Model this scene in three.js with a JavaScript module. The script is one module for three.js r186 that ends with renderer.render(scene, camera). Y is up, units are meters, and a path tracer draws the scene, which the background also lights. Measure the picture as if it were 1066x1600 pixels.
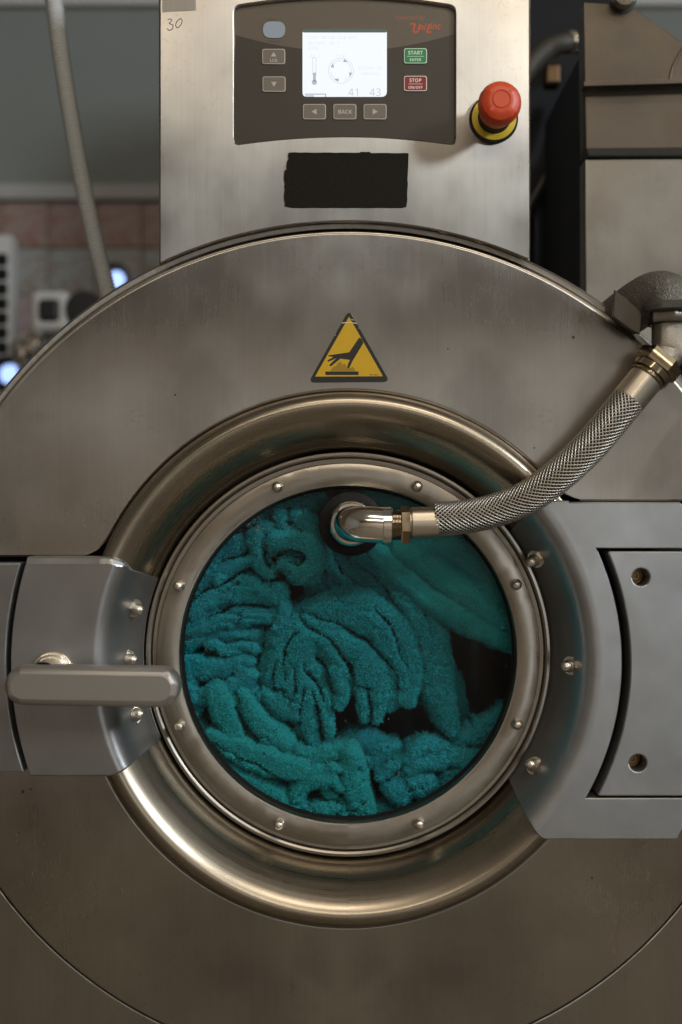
import * as THREE from 'three';
import { mergeGeometries, toCreasedNormals } from 'three/addons/utils/BufferGeometryUtils.js';
import { RoundedBoxGeometry } from 'three/addons/geometries/RoundedBoxGeometry.js';
import { RectAreaLightUniformsLib } from 'three/addons/lights/RectAreaLightUniformsLib.js';

// ---------------------------------------------------------------- camera, lamps, exposure
const scene = new THREE.Scene();
scene.background = new THREE.Color(0x000000);
const renderer = new THREE.WebGLRenderer({ antialias: true });
renderer.toneMapping = THREE.LinearToneMapping;
renderer.toneMappingExposure = 1.12;
renderer.shadowMap.enabled = true;
RectAreaLightUniformsLib.init();

const MM = 0.0006;                 // metres per unit of measured drawing (0.6 mm)
const DIST = 1.1, EYE = 1.15;      // lens to front panel, height of the lens above the floor
const camera = new THREE.PerspectiveCamera(2 * Math.atan(800 * MM / DIST) * 180 / Math.PI, 1066 / 1600, 0.05, 30);
camera.position.set(0, EYE, DIST);
camera.lookAt(0, EYE, 0);
camera.focus = DIST + 0.005;
camera.userData.fStop = 2.4;

// lamps of the laundry: [name, label, x, y, z, width, depth, colour, radiance]
const CEIL = 2.86;
const WARM = new THREE.Color(1.0, 0.86, 0.68), COOL = new THREE.Color(0.86, 0.94, 1.0);
const CEILING_LAMPS = [
  ['long warm ceiling light panel nearest the machine front', 0.35, 1.25, 1.3, 0.30, WARM, 7.2],
  ['long warm ceiling light panel far from the machine', 0.35, 3.00, 2.4, 0.50, WARM, 6.8],
];
const WINDOW = { y: 2.50, z: 1.85, w: 0.70, h: 0.55, x: 2.35, color: COOL, power: 78.0 };

const GLASS_DOOR = { x: 1.25, y: 1.05, w: 0.95, h: 1.45, color: COOL, power: 1.1 };

// ---------------------------------------------------------------- small helpers
const X = (px, z = 0) => (px - 533) * MM * (DIST - z) / DIST;
const Y = (py, z = 0) => EYE - (py - 800) * MM * (DIST - z) / DIST;
const V = (px, py, z = 0) => new THREE.Vector3(X(px, z), Y(py, z), z);
const C = (r, g, b) => new THREE.Color().setRGB(r, g, b);
let seed = 7;
const rnd = () => { seed = (seed * 1664525 + 1013904223) >>> 0; return seed / 4294967296; };
const hash = (x, y, s) => { let h = Math.imul(x, 374761393) + Math.imul(y, 668265263) + Math.imul(s, 1442695041); h = Math.imul(h ^ (h >>> 13), 1274126177); return ((h ^ (h >>> 16)) >>> 0) / 4294967296; };
const noise = (x, y, s = 0) => {
  const i = Math.floor(x), j = Math.floor(y), f = x - i, g = y - j, u = f * f * (3 - 2 * f), v = g * g * (3 - 2 * g);
  return (hash(i, j, s) * (1 - u) + hash(i + 1, j, s) * u) * (1 - v) + (hash(i, j + 1, s) * (1 - u) + hash(i + 1, j + 1, s) * u) * v;
};
const fbm = (x, y, s = 0, o = 4) => { let a = 0, w = 0.5, n = 0; for (let k = 0; k < o; k++) { a += w * noise(x, y, s + k); n += w; x *= 2.03; y *= 2.03; w *= 0.5; } return a / n; };
const clamp = (x, a = 0, b = 1) => Math.min(b, Math.max(a, x));
const smooth = (a, b, x) => { const t = clamp((x - a) / (b - a)); return t * t * (3 - 2 * t); };

function texture(w, h, fn, srgb = false, wrap = THREE.MirroredRepeatWrapping) {
  const d = new Uint8Array(w * h * 4);
  for (let j = 0; j < h; j++) for (let i = 0; i < w; i++) {
    const c = fn(i / w, j / h), k = 4 * (j * w + i), q = c.length ? c : [c, c, c];
    d[k] = clamp(q[0]) * 255; d[k + 1] = clamp(q[1]) * 255; d[k + 2] = clamp(q[2]) * 255; d[k + 3] = 255;
  }
  const t = new THREE.DataTexture(d, w, h); t.magFilter = THREE.LinearFilter; t.minFilter = THREE.LinearFilter;
  t.wrapS = t.wrapT = wrap; if (srgb) t.colorSpace = THREE.SRGBColorSpace; t.needsUpdate = true; return t;
}
const sized = (t, metres) => { const c = t.clone(); c.repeat.set(1 / metres, 1 / metres); c.needsUpdate = true; return c; };
function canvasTexture(w, h, draw) {
  const c = document.createElement('canvas'); c.width = w; c.height = h; const g = c.getContext('2d'); draw(g, w, h);
  const t = new THREE.CanvasTexture(c); t.colorSpace = THREE.SRGBColorSpace; t.magFilter = THREE.LinearFilter; return t;
}
const std = (o) => new THREE.MeshStandardMaterial(o), phys = (o) => new THREE.MeshPhysicalMaterial(o);

const taken = {};
function numbered(n) { if (!(n in taken)) { taken[n] = 0; return n; } taken[n]++; return n + '_' + String(taken[n]).padStart(3, '0'); }
function finish(m) { m.castShadow = true; m.receiveShadow = true; return m; }
// geometry is given in room coordinates; a thing's group stands at its base
function thing(name, label, category, x, y, z, group) {
  const g = new THREE.Group(); g.name = numbered(name); g.position.set(x, y, z); scene.add(g);
  g.userData = { label, category }; if (group) g.userData.group = group; return g;
}
function part(parent, name, geo, mat, label) {
  const m = finish(new THREE.Mesh(geo, mat)); m.name = name;
  if (parent.isGroup) m.position.copy(parent.position).negate();
  parent.add(m); if (label) m.userData.label = label; return m;
}
function single(name, label, category, geo, mat, group) {
  const m = finish(new THREE.Mesh(geo, mat)); m.name = numbered(name); m.userData = { label, category }; if (group) m.userData.group = group; scene.add(m); return m;
}
function structure(name, geo, mat) { const m = finish(new THREE.Mesh(geo, mat)); m.name = name; m.userData.kind = 'structure'; scene.add(m); return m; }
const box = (x0, x1, y0, y1, z0, z1) => new THREE.BoxGeometry(x1 - x0, y1 - y0, z1 - z0).translate((x0 + x1) / 2, (y0 + y1) / 2, (z0 + z1) / 2);
const rbox = (x0, x1, y0, y1, z0, z1, r, s = 3) => new RoundedBoxGeometry(x1 - x0, y1 - y0, z1 - z0, s, r).translate((x0 + x1) / 2, (y0 + y1) / 2, (z0 + z1) / 2);
const merge = (list) => mergeGeometries(list.map((g) => { const n = g.index ? g.toNonIndexed() : g; for (const k of Object.keys(n.attributes)) if (!['position', 'normal', 'uv'].includes(k)) n.deleteAttribute(k); return n; }));
// solid of revolution about the z axis: [radius, z] pairs in metres, smoothed if asked
function turned(profile, at, seg = 96, curved = 0, u = 1) {
  let p = profile.map(([r, z]) => new THREE.Vector2(Math.max(r, 1e-5), z));
  if (curved) p = new THREE.SplineCurve(p).getPoints(curved);
  const g = new THREE.LatheGeometry(p, seg).rotateX(Math.PI / 2);
  const q = curved ? g : toCreasedNormals(g, 0.42);
  return q.translate(at.x, at.y, at.z);
}
// flat sheet with a rounded edge, front face at zf
function sheet(shape, zf, thick, bevel, bevelZ = bevel, steps = 4, curve = 64) {
  const g = new THREE.ExtrudeGeometry(shape, { depth: Math.max(thick - bevelZ, 1e-5), bevelEnabled: bevel > 0, bevelSize: bevel, bevelOffset: -bevel, bevelThickness: bevelZ, bevelSegments: steps, curveSegments: curve });
  g.translate(0, 0, zf - thick);
  const q = toCreasedNormals(g, 0.75), p = q.attributes.position, n = q.attributes.normal;
  for (let i = 0; i < p.count; i += 3) {       // the flat face stays flat up to its rounded edge
    const z = [p.getZ(i), p.getZ(i + 1), p.getZ(i + 2)];
    if (Math.max(...z) - Math.min(...z) < 1e-7) for (let k = 0; k < 3; k++) n.setXYZ(i + k, 0, 0, z[0] > zf - thick / 2 ? 1 : -1);
  }
  return q;
}
const polyShape = (pts) => new THREE.Shape(pts.map(([x, y]) => new THREE.Vector2(X(x), Y(y))));
function roundedPoly(pts, r, n = 8) {   // pts in drawing units with rounded corners
  const out = [], L = pts.length;
  for (let i = 0; i < L; i++) {
    const p = pts[i], a = pts[(i + L - 1) % L], b = pts[(i + 1) % L], R = p[2] ?? r;
    const da = Math.hypot(a[0] - p[0], a[1] - p[1]), db = Math.hypot(b[0] - p[0], b[1] - p[1]), k = Math.min(R, da / 2, db / 2);
    const A = [p[0] + (a[0] - p[0]) / da * k, p[1] + (a[1] - p[1]) / da * k], B = [p[0] + (b[0] - p[0]) / db * k, p[1] + (b[1] - p[1]) / db * k];
    if (k < 0.01) { out.push([p[0], p[1]]); continue; }
    for (let t = 0; t <= n; t++) { const s = t / n; out.push([(1 - s) * (1 - s) * A[0] + 2 * s * (1 - s) * p[0] + s * s * B[0], (1 - s) * (1 - s) * A[1] + 2 * s * (1 - s) * p[1] + s * s * B[1]]); }
  }
  return out;
}
const arc = (cx, cy, r, a0, a1, n) => Array.from({ length: n + 1 }, (_, i) => { const a = a0 + (a1 - a0) * i / n; return [cx + r * Math.cos(a), cy + r * Math.sin(a)]; });
const aim = (m, from, to) => { m.position.copy(from); m.quaternion.setFromUnitVectors(new THREE.Vector3(0, 0, 1), to.clone().sub(from).normalize()); return m; };
const aimed = (g, from, dir) => g.applyQuaternion(new THREE.Quaternion().setFromUnitVectors(new THREE.Vector3(0, 0, 1), dir.clone().normalize())).translate(from.x, from.y, from.z);
function hexGeo(r, len, bev) {
  const s = new THREE.Shape(Array.from({ length: 6 }, (_, i) => new THREE.Vector2(r * Math.cos(i * Math.PI / 3), r * Math.sin(i * Math.PI / 3))));
  return toCreasedNormals(new THREE.ExtrudeGeometry(s, { depth: len - 2 * bev, bevelEnabled: true, bevelSize: bev, bevelOffset: -bev, bevelThickness: bev, bevelSegments: 2 }).translate(0, 0, bev), 0.4);
}

// ---------------------------------------------------------------- materials
// brushed sheet: long vertical strokes, cloudy wipe marks and small specks
const brushed = texture(1024, 1024, (u, v) => {
  const st = 0.55 * noise(u * 640, v * 12, 3) + 0.45 * noise(u * 1000, v * 22, 4);
  const cloud = fbm(u * 5, v * 5, 11, 5), wipe = smooth(0.62, 0.85, fbm(u * 9 + v * 5, v * 2.2 - u * 1.5, 23, 4));
  return clamp(0.52 + 0.05 * (st - 0.5) + 0.46 * (cloud - 0.5) + 0.14 * wipe);
});
const tint = texture(1024, 1024, (u, v) => {
  const cloud = fbm(u * 6, v * 6, 31, 5) - 0.5, st = 0.6 * noise(u * 1000, v * 14, 33) + 0.4 * noise(u * 520, v * 8, 34) - 0.5, drip = smooth(0.68, 0.9, noise(u * 160, v * 4, 37));
  const speck = smooth(0.80, 0.86, noise(u * 240, v * 240, 41)) * smooth(0.5, 0.7, fbm(u * 7, v * 7, 43, 3));
  const k = 0.89 + 0.24 * cloud + 0.035 * st - 0.07 * smooth(0.55, 0.8, fbm(u * 9 + 2 * v, v * 6 - u, 38, 5)) - 0.04 * speck;
  return [k, k * (0.985 + 0.03 * cloud), k * (0.96 + 0.06 * cloud)];
}, true);
const streak = texture(1024, 1024, (u, v) => 0.6 * noise(u * 500, v * 10, 51) + 0.4 * noise(u * 1000, v * 24, 52));
const wobble = texture(512, 512, (u, v) => 0.7 * fbm(u * 4, v * 4, 61, 3) + 0.3 * noise(u * 200, v * 3, 62));
const spin = texture(512, 512, (u, v) => 0.45 + 0.22 * noise(u * 6, v * 120, 71) + 0.33 * fbm(u * 14, v * 5, 72, 4));
const grit = texture(512, 512, (u, v) => 0.55 * noise(u * 180, v * 180, 81) + 0.45 * fbm(u * 20, v * 20, 82, 4));
const steel = (c, rough, metres = 0.62, an = 0.78) => phys({ color: c, metalness: 1, roughness: rough, roughnessMap: sized(brushed, metres), map: sized(tint, metres), bumpMap: sized(streak, metres * 0.55), bumpScale: 0.000005, anisotropy: an, });
const plaster = texture(512, 512, (u, v) => { const k = 0.92 + 0.16 * (fbm(u * 6, v * 6, 91, 5) - 0.5); return [k, k, k]; }, true);
// dried drips and damp smears on the door glass
const SMEARS = texture(512, 512, (u, v) => {
  const X0 = u - 0.5, Y0 = v - 0.5, run = smooth(0.60, 0.85, noise(u * 26, v * 2.2, 141)) * smooth(0.35, 0.6, fbm(u * 4, v * 4, 142, 3));
  const damp = smooth(0.12, 0.0, Math.abs(X0 - 0.18 - 0.02 * noise(v * 9, 2, 143))) * smooth(0.30, 0.0, Math.abs(Y0 + 0.25)) * (0.4 + 0.6 * fbm(u * 30, v * 8, 144, 3));
  const side = smooth(0.16, 0.0, Math.hypot(X0 - 0.33, (Y0 - 0.14) * 0.8)) * (0.3 + 0.7 * fbm(u * 9, v * 12, 145, 4)), edge = smooth(0.16, 0.02, Math.hypot(X0 + 0.30, Y0 - 0.36)) * smooth(0.4, 0.7, fbm(u * 24, v * 24, 146, 4));
  return clamp(0.04 + 0.40 * run + 0.85 * damp + 0.8 * side + 0.6 * edge);
}, false, THREE.ClampToEdgeWrapping);
const M = {
  panel: steel(C(0.48, 0.45, 0.42), 0.64, 0.62, 0.9),
  housing: steel(C(0.50, 0.48, 0.455), 0.62, 0.55, 0.9),
  base: steel(C(0.48, 0.45, 0.42), 0.70, 0.7, 0.88),
  shell: phys({ color: C(0.55, 0.53, 0.50), metalness: 1, roughness: 0.30, bumpMap: sized(wobble, 0.3), bumpScale: 0.0004 }),
  door: phys({ color: C(0.46, 0.41, 0.34), metalness: 1, roughness: 0.42, roughnessMap: spin, map: sized(tint, 1.0), anisotropy: 0.3 }),
  ring: phys({ color: C(0.44, 0.41, 0.37), metalness: 1, roughness: 0.74, roughnessMap: sized(brushed, 0.4), map: sized(tint, 0.4), anisotropy: 0.25 }),
  chrome: phys({ color: C(0.78, 0.74, 0.68), metalness: 1, roughness: 0.13 }),
  nut: phys({ color: C(0.74, 0.68, 0.58), metalness: 1, roughness: 0.22, bumpMap: sized(grit, 0.05), bumpScale: 0.0001 }),
  cast: phys({ color: C(0.38, 0.378, 0.376), metalness: 0.86, roughness: 0.76, map: sized(plaster, 0.25), roughnessMap: sized(brushed, 0.5), bumpMap: sized(grit, 0.05), bumpScale: 0.00006 }),
  grip: phys({ color: C(0.36, 0.335, 0.31), metalness: 0.85, roughness: 0.50, bumpMap: sized(grit, 0.03), bumpScale: 0.00008 }),
  brass: phys({ color: C(0.46, 0.375, 0.265), metalness: 1, roughness: 0.33, roughnessMap: sized(brushed, 0.1) }),
  ferrule: phys({ color: C(0.50, 0.44, 0.36), metalness: 1, roughness: 0.36, anisotropy: 0.3 }),
  union: phys({ color: C(0.36, 0.315, 0.26), metalness: 1, roughness: 0.28, bumpMap: sized(wobble, 0.06), bumpScale: 0.0004 }),
  wire: phys({ color: C(0.50, 0.46, 0.40), metalness: 1, roughness: 0.42 }),
  hoseCore: std({ color: C(0.02, 0.017, 0.014), roughness: 0.7 }),
  iron: phys({ color: C(0.15, 0.14, 0.12), metalness: 0.6, roughness: 0.6, bumpMap: sized(grit, 0.8), bumpScale: 0.0016 }),
  galvanised: phys({ color: C(0.105, 0.088, 0.070), metalness: 0.75, roughness: 0.75, roughnessMap: sized(brushed, 0.3), map: sized(tint, 0.3) }),
  tankSheet: phys({ color: C(0.27, 0.255, 0.235), metalness: 0.75, roughness: 0.75, roughnessMap: sized(brushed, 0.35), map: sized(tint, 0.4) }),
  blackSteel: phys({ color: C(0.006, 0.007, 0.010), roughness: 0.6, specularIntensity: 0.4 }),
  rubber: phys({ color: C(0.007, 0.006, 0.0055), roughness: 0.6, specularIntensity: 0.5 }),
  blackPlastic: std({ color: C(0.010, 0.010, 0.010), roughness: 0.5 }),
  red: phys({ color: C(0.56, 0.060, 0.014), roughness: 0.42 }),
  yellow: std({ color: C(0.60, 0.42, 0.01), roughness: 0.5 }),
  ink: std({ color: C(0.05, 0.04, 0.035), roughness: 0.8 }),
  paper: std({ color: C(0.34, 0.30, 0.25), roughness: 0.85, bumpMap: sized(wobble, 0.08), bumpScale: 0.0006 }),
  tape: phys({ color: C(0.009, 0.0072, 0.0052), roughness: 0.6, specularIntensity: 0.25, bumpMap: sized(grit, 0.09), bumpScale: 0.00025 }),
  glass: phys({ color: 0xffffff, transmission: 1, roughness: 0.28, roughnessMap: SMEARS, thickness: 0, ior: 1.5, specularIntensity: 0.4 }),
  drum: phys({ color: C(0.10, 0.10, 0.10), metalness: 0.9, roughness: 0.5 }),
  plastic: std({ color: C(0.40, 0.40, 0.39), roughness: 0.6 }),
  white: std({ color: C(0.55, 0.55, 0.54), roughness: 0.6 }),
};

// ---------------------------------------------------------------- the room that the machine stands in
const WALLZ = -1.35;
const paint = (c) => std({ color: c, roughness: 0.9, map: sized(plaster, 1.2), bumpMap: sized(grit, 0.2), bumpScale: 0.0004 });
structure('floor', box(-2.6, 2.6, -0.1, 0, -1.6, 4.0), std({ color: C(0.24, 0.205, 0.16), roughness: 0.7, map: sized(plaster, 0.8) }));
structure('ceiling', box(-2.6, 2.6, 2.9, 3.0, -1.6, 4.0), paint(C(0.62, 0.58, 0.52)));
const backWall = structure('back_wall', box(-2.6, 2.6, 0, 2.9, WALLZ - 0.1, WALLZ), paint(C(0.28, 0.30, 0.285)));
structure('facing_wall', box(-2.6, 2.6, 0, 2.9, 3.9, 4.0), paint(C(0.10, 0.09, 0.08)));
structure('facing_wainscot', box(-2.5, 2.5, 0, 1.85, 3.86, 3.898), std({ color: C(0.52, 0.455, 0.39), roughness: 0.45 }));
{ // glazed door of the laundry, mirrored softly by the steel
  const { x, y, w, h, color, power } = GLASS_DOOR, t = thing('glazed_door', 'frosted glass door letting in cool daylight opposite the machine', 'door', x, 0, 3.84);
  part(t, 'pane', box(x - w / 2, x + w / 2, y - h / 2, y + h / 2, 3.83, 3.84), std({ color: C(0.5, 0.5, 0.5), emissive: color, emissiveIntensity: 0.3, roughness: 0.6 }));
  part(t, 'frame', merge([box(x - w / 2 - 0.07, x - w / 2, 0.0, y + h / 2 + 0.07, 3.81, 3.858), box(x + w / 2, x + w / 2 + 0.07, 0.0, y + h / 2 + 0.07, 3.81, 3.858), box(x - w / 2, x + w / 2, y + h / 2, y + h / 2 + 0.07, 3.81, 3.858), box(x - w / 2, x + w / 2, 0.0, y - h / 2, 3.81, 3.858)]), std({ color: C(0.3, 0.3, 0.3), roughness: 0.5 }));
  const l = new THREE.RectAreaLight(color, power, w, h); l.name = 'door_light'; l.position.set(x, y, 3.80); l.lookAt(x, y, 0); scene.add(l);
}
structure('left_wall', box(-2.6, -2.5, 0, 2.9, -1.35, 3.9), paint(C(0.34, 0.32, 0.29)));
{ // right wall with the window opening
  const { y, z, w, h } = WINDOW, a = -1.35, b = 3.9;
  structure('right_wall', merge([box(2.5, 2.6, 0, y - h / 2, a, b), box(2.5, 2.6, y + h / 2, 2.9, a, b), box(2.5, 2.6, y - h / 2, y + h / 2, a, z - w / 2), box(2.5, 2.6, y - h / 2, y + h / 2, z + w / 2, b)]), paint(C(0.34, 0.34, 0.34)));
  const t = thing('frosted_window', 'bright frosted daylight window in the right wall', 'window', 2.55, y - h / 2, z);
  part(t, 'pane', box(2.545, 2.555, y - h / 2 + 0.03, y + h / 2 - 0.03, z - w / 2 + 0.03, z + w / 2 - 0.03), std({ color: C(0.5, 0.5, 0.5), emissive: COOL, emissiveIntensity: 1.5, roughness: 0.6 }));
  const f = 0.035, fr = (y0, y1, z0, z1) => box(2.47, 2.57, y0, y1, z0, z1);
  part(t, 'frame', merge([fr(y - h / 2, y - h / 2 + f, z - w / 2, z + w / 2), fr(y + h / 2 - f, y + h / 2, z - w / 2, z + w / 2), fr(y - h / 2 + f, y + h / 2 - f, z - w / 2, z - w / 2 + f), fr(y - h / 2 + f, y + h / 2 - f, z + w / 2 - f, z + w / 2)]), M.white);
  const l = new THREE.RectAreaLight(WINDOW.color, WINDOW.power, w - 0.1, h - 0.1); l.name = 'window_light'; l.position.set(2.46, y, z); l.lookAt(0, y, z); scene.add(l);
}
for (const [label, x, z, w, d, col, L] of CEILING_LAMPS) {
  const t = thing('ceiling_lamp', label, 'ceiling lamp', x, CEIL, z, 'ceiling lamps');
  part(t, 'casing', box(x - w / 2 - 0.02, x + w / 2 + 0.02, CEIL - 0.005, CEIL + 0.04, z - d / 2 - 0.02, z + d / 2 + 0.02), M.white);
  part(t, 'diffuser', box(x - w / 2, x + w / 2, CEIL - 0.02, CEIL - 0.005, z - d / 2, z + d / 2), std({ color: C(0.6, 0.6, 0.6), emissive: col, emissiveIntensity: 1.2 }));
  const l = new THREE.RectAreaLight(col, L, w, d); l.name = 'lamp_light'; l.position.set(x, CEIL - 0.025, z); l.lookAt(x, 0, z); scene.add(l);
}
{ // wall tiles in the band under the grey paint
  const tileTex = texture(256, 256, (u, v) => { const vein = smooth(0.45, 0.5, fbm(u * 3 + v * 2.4, v * 3 - u, 101, 4)) * smooth(0.58, 0.52, fbm(u * 3 + v * 2.4, v * 3 - u, 101, 4)); return [0.95 - 0.08 * vein, 0.93 - 0.22 * vein, 0.92 - 0.28 * vein]; }, true);
  const mats = [C(0.34, 0.265, 0.255), C(0.38, 0.30, 0.285), C(0.36, 0.41, 0.43), C(0.40, 0.44, 0.455), C(0.42, 0.37, 0.39)].map((c) => std({ color: c, roughness: 0.3, map: tileTex }));
  const w = 0.098, g = new RoundedBoxGeometry(w - 0.002, w - 0.002, 0.012, 1, 0.002), y0 = Y(316, WALLZ);
  for (let r = 0; r < 6; r++) for (let c = 0; c < 14; c++) {
    const m = finish(new THREE.Mesh(g, r === 0 ? mats[c % 2] : r === 1 ? mats[2 + (c % 2)] : r === 2 ? mats[4] : mats[(c + r) % 2 + 2]));
    m.name = 'tile'; m.position.set(-1.15 + c * w, y0 - (r + 0.5) * w, WALLZ + 0.005); backWall.add(m);
  }
  part(backWall, 'ledge', box(-1.6, -0.1, y0, y0 + 0.03, WALLZ, WALLZ + 0.03), M.plastic);
  part(backWall, 'ledge', box(-1.6, 1.6, Y(13, WALLZ), Y(13, WALLZ) + 0.05, WALLZ, WALLZ + 0.02), M.white);
}

// ---------------------------------------------------------------- the washing machine: body
const AX = 544.4, AY = 1030;                                    // door axis in drawing units
const axis = new THREE.Vector3(X(AX), Y(AY), 0);
const machine = thing('washing_machine', 'large stainless steel front loading washing machine with round door', 'washing machine', axis.x, 0, -0.4);
const outerTop = { x: 544, y: 1037.5, r: 680 }, outerBot = { x: 541.5, y: 996, r: 669 };
const onCircle = (c, y, s) => c.x + s * Math.sqrt(Math.max(0, c.r * c.r - (y - c.y) ** 2));
// half of the round front: a sheet between an outer and an inner curve, its edges rolled back
function roundFront(outer, inner, roll, thick, rollIn = roll) {
  const n = outer.length, rows = 8, pos = [], uv = [], idx = [], prof = [];
  const q = (k) => k * Math.PI / 12;
  prof.push([0, 0, -thick]); for (let k = 0; k <= 6; k++) prof.push([0, roll * (1 - Math.cos(q(k))), -roll * (1 - Math.sin(q(k)))]);
  for (let r = 1; r < rows; r++) prof.push([r / rows, roll * (1 - r / rows) - rollIn * r / rows, 0]);
  for (let k = 6; k >= 0; k--) prof.push([1, -rollIn * (1 - Math.cos(q(k))), -rollIn * (1 - Math.sin(q(k)))]); prof.push([1, 0, -thick]);
  for (let i = 0; i < n; i++) {
    const o = new THREE.Vector2(X(outer[i][0]), Y(outer[i][1])), e = new THREE.Vector2(X(inner[i][0]), Y(inner[i][1])), d = e.clone().sub(o).normalize();
    for (const [t, off, z] of prof) { const x = o.x + (e.x - o.x) * t + d.x * off, y = o.y + (e.y - o.y) * t + d.y * off; pos.push(x, y, z); uv.push(x, y + 0.4 * z); }
  }
  const m = prof.length;
  for (let i = 0; i < n - 1; i++) for (let k = 0; k < m - 1; k++) { const a = i * m + k, b = a + m; idx.push(a, a + 1, b, a + 1, b + 1, b); }
  const g = new THREE.BufferGeometry(); g.setAttribute('position', new THREE.Float32BufferAttribute(pos, 3)); g.setAttribute('uv', new THREE.Float32BufferAttribute(uv, 2)); g.setIndex(idx); g.computeVertexNormals();
  const line = (i) => { const l = []; for (let k = 7; k < m - 7; k++) { const a = 3 * (i * m + k); l.push(new THREE.Vector3(pos[a], pos[a + 1], pos[a + 2])); } return l; };
  return { g, first: line(0), last: line(n - 1) };
}
{ // upper half of the round front
  const yl = 867, yr = 780, R = 418, N = 160, o = { ...outerTop, r: 683 };
  const a0 = Math.atan2(yl - o.y, onCircle(o, yl, -1) - o.x) + 2 * Math.PI, a1 = Math.atan2(yr - o.y, onCircle(o, yr, 1) - o.x) + 2 * Math.PI;
  const ir = Math.atan2(yr - AY, Math.sqrt(R * R - (yr - AY) ** 2)) + 2 * Math.PI, il = Math.atan2(yl - AY, -Math.sqrt(R * R - (yl - AY) ** 2)) + 2 * Math.PI;
  const outer = arc(o.x, o.y, o.r, a0, a1, N), inner = arc(AX, AY, R, il, ir, N).map(([x, y], i) => {   // eased corners beside the door
    const e = 20 * Math.exp(-Math.min(i, N - i) / 1.6), s = i < N / 2 ? -1 : 1; return [x + s * e, y]; });
  const s = roundFront(outer, inner, 0.0075, 0.02, 0.004);
  part(machine, 'front_plate', merge([s.g, edging(s.first, () => new THREE.Vector2(0, -1), 0.002, 0.02), edging(s.last, () => new THREE.Vector2(0, -1), 0.002, 0.02)]), M.panel, 'upper brushed steel front plate with wipe marks');
}
{ // lower half
  const yl = 1190, yr = 1290, R = 418, N = 150, o = outerBot;
  const s0 = Math.atan2(yr - o.y, onCircle(o, yr, 1) - o.x), s1 = Math.atan2(yl - o.y, onCircle(o, yl, -1) - o.x);
  const i0 = Math.atan2(yr - AY, Math.sqrt(R * R - (yr - AY) ** 2)), i1 = Math.atan2(yl - AY, -Math.sqrt(R * R - (yl - AY) ** 2));
  part(machine, 'front_plate', roundFront(arc(o.x, o.y, o.r, s0, s1, N), arc(AX, AY, R, i0, i1, N), 0.0022, 0.02, 0.003).g, M.panel, 'lower brushed steel front plate in shade');
}
{ // rolled flange and tub shell behind the front plate
  const at = new THREE.Vector3(X(544), Y(1037), 0), k = MM;
  part(machine, 'tub_shell', turned([[640 * k, -0.021], [668 * k, -0.0205], [682 * k, -0.019], [694 * k, -0.017], [699 * k, -0.021], [700.5 * k, -0.028], [700 * k, -0.05], [692 * k, -0.056], [690 * k, -0.08], [690 * k, -0.8]], at, 180), M.shell);
  part(machine, 'back_cover', new THREE.CircleGeometry(690 * k, 64).translate(at.x, at.y, -0.8), M.blackSteel);
}
{ // lower cabinet whose front meets the round plate in a thin seam
  const R = 672.5, top = 1375, zf = -0.004;
  const x0 = onCircle({ ...outerBot, r: R }, top, -1), x1 = onCircle({ ...outerBot, r: R }, top, 1);
  const a0 = Math.atan2(top - outerBot.y, x1 - outerBot.x), a1 = Math.atan2(top - outerBot.y, x0 - outerBot.x);
  const pts = [[-190, top], ...arc(outerBot.x, outerBot.y, R, a0, a1, 90).reverse(), [1270, top], [1270, 2690], [-190, 2690]];
  const sh = polyShape(pts);
  part(machine, 'cabinet_front', sheet(sh, zf, 0.02, 0.0015, 0.0015, 2), M.base);
  part(machine, 'cabinet_body', box(X(-188), X(1268), 0.03, Y(1740), -0.75, -0.027), M.base);
  for (const x of [-150, 1230]) for (const z of [-0.06, -0.7]) part(machine, 'foot', new THREE.CylinderGeometry(0.03, 0.035, 0.03, 20).translate(X(x), 0.015, z), M.rubber);
}
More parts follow.
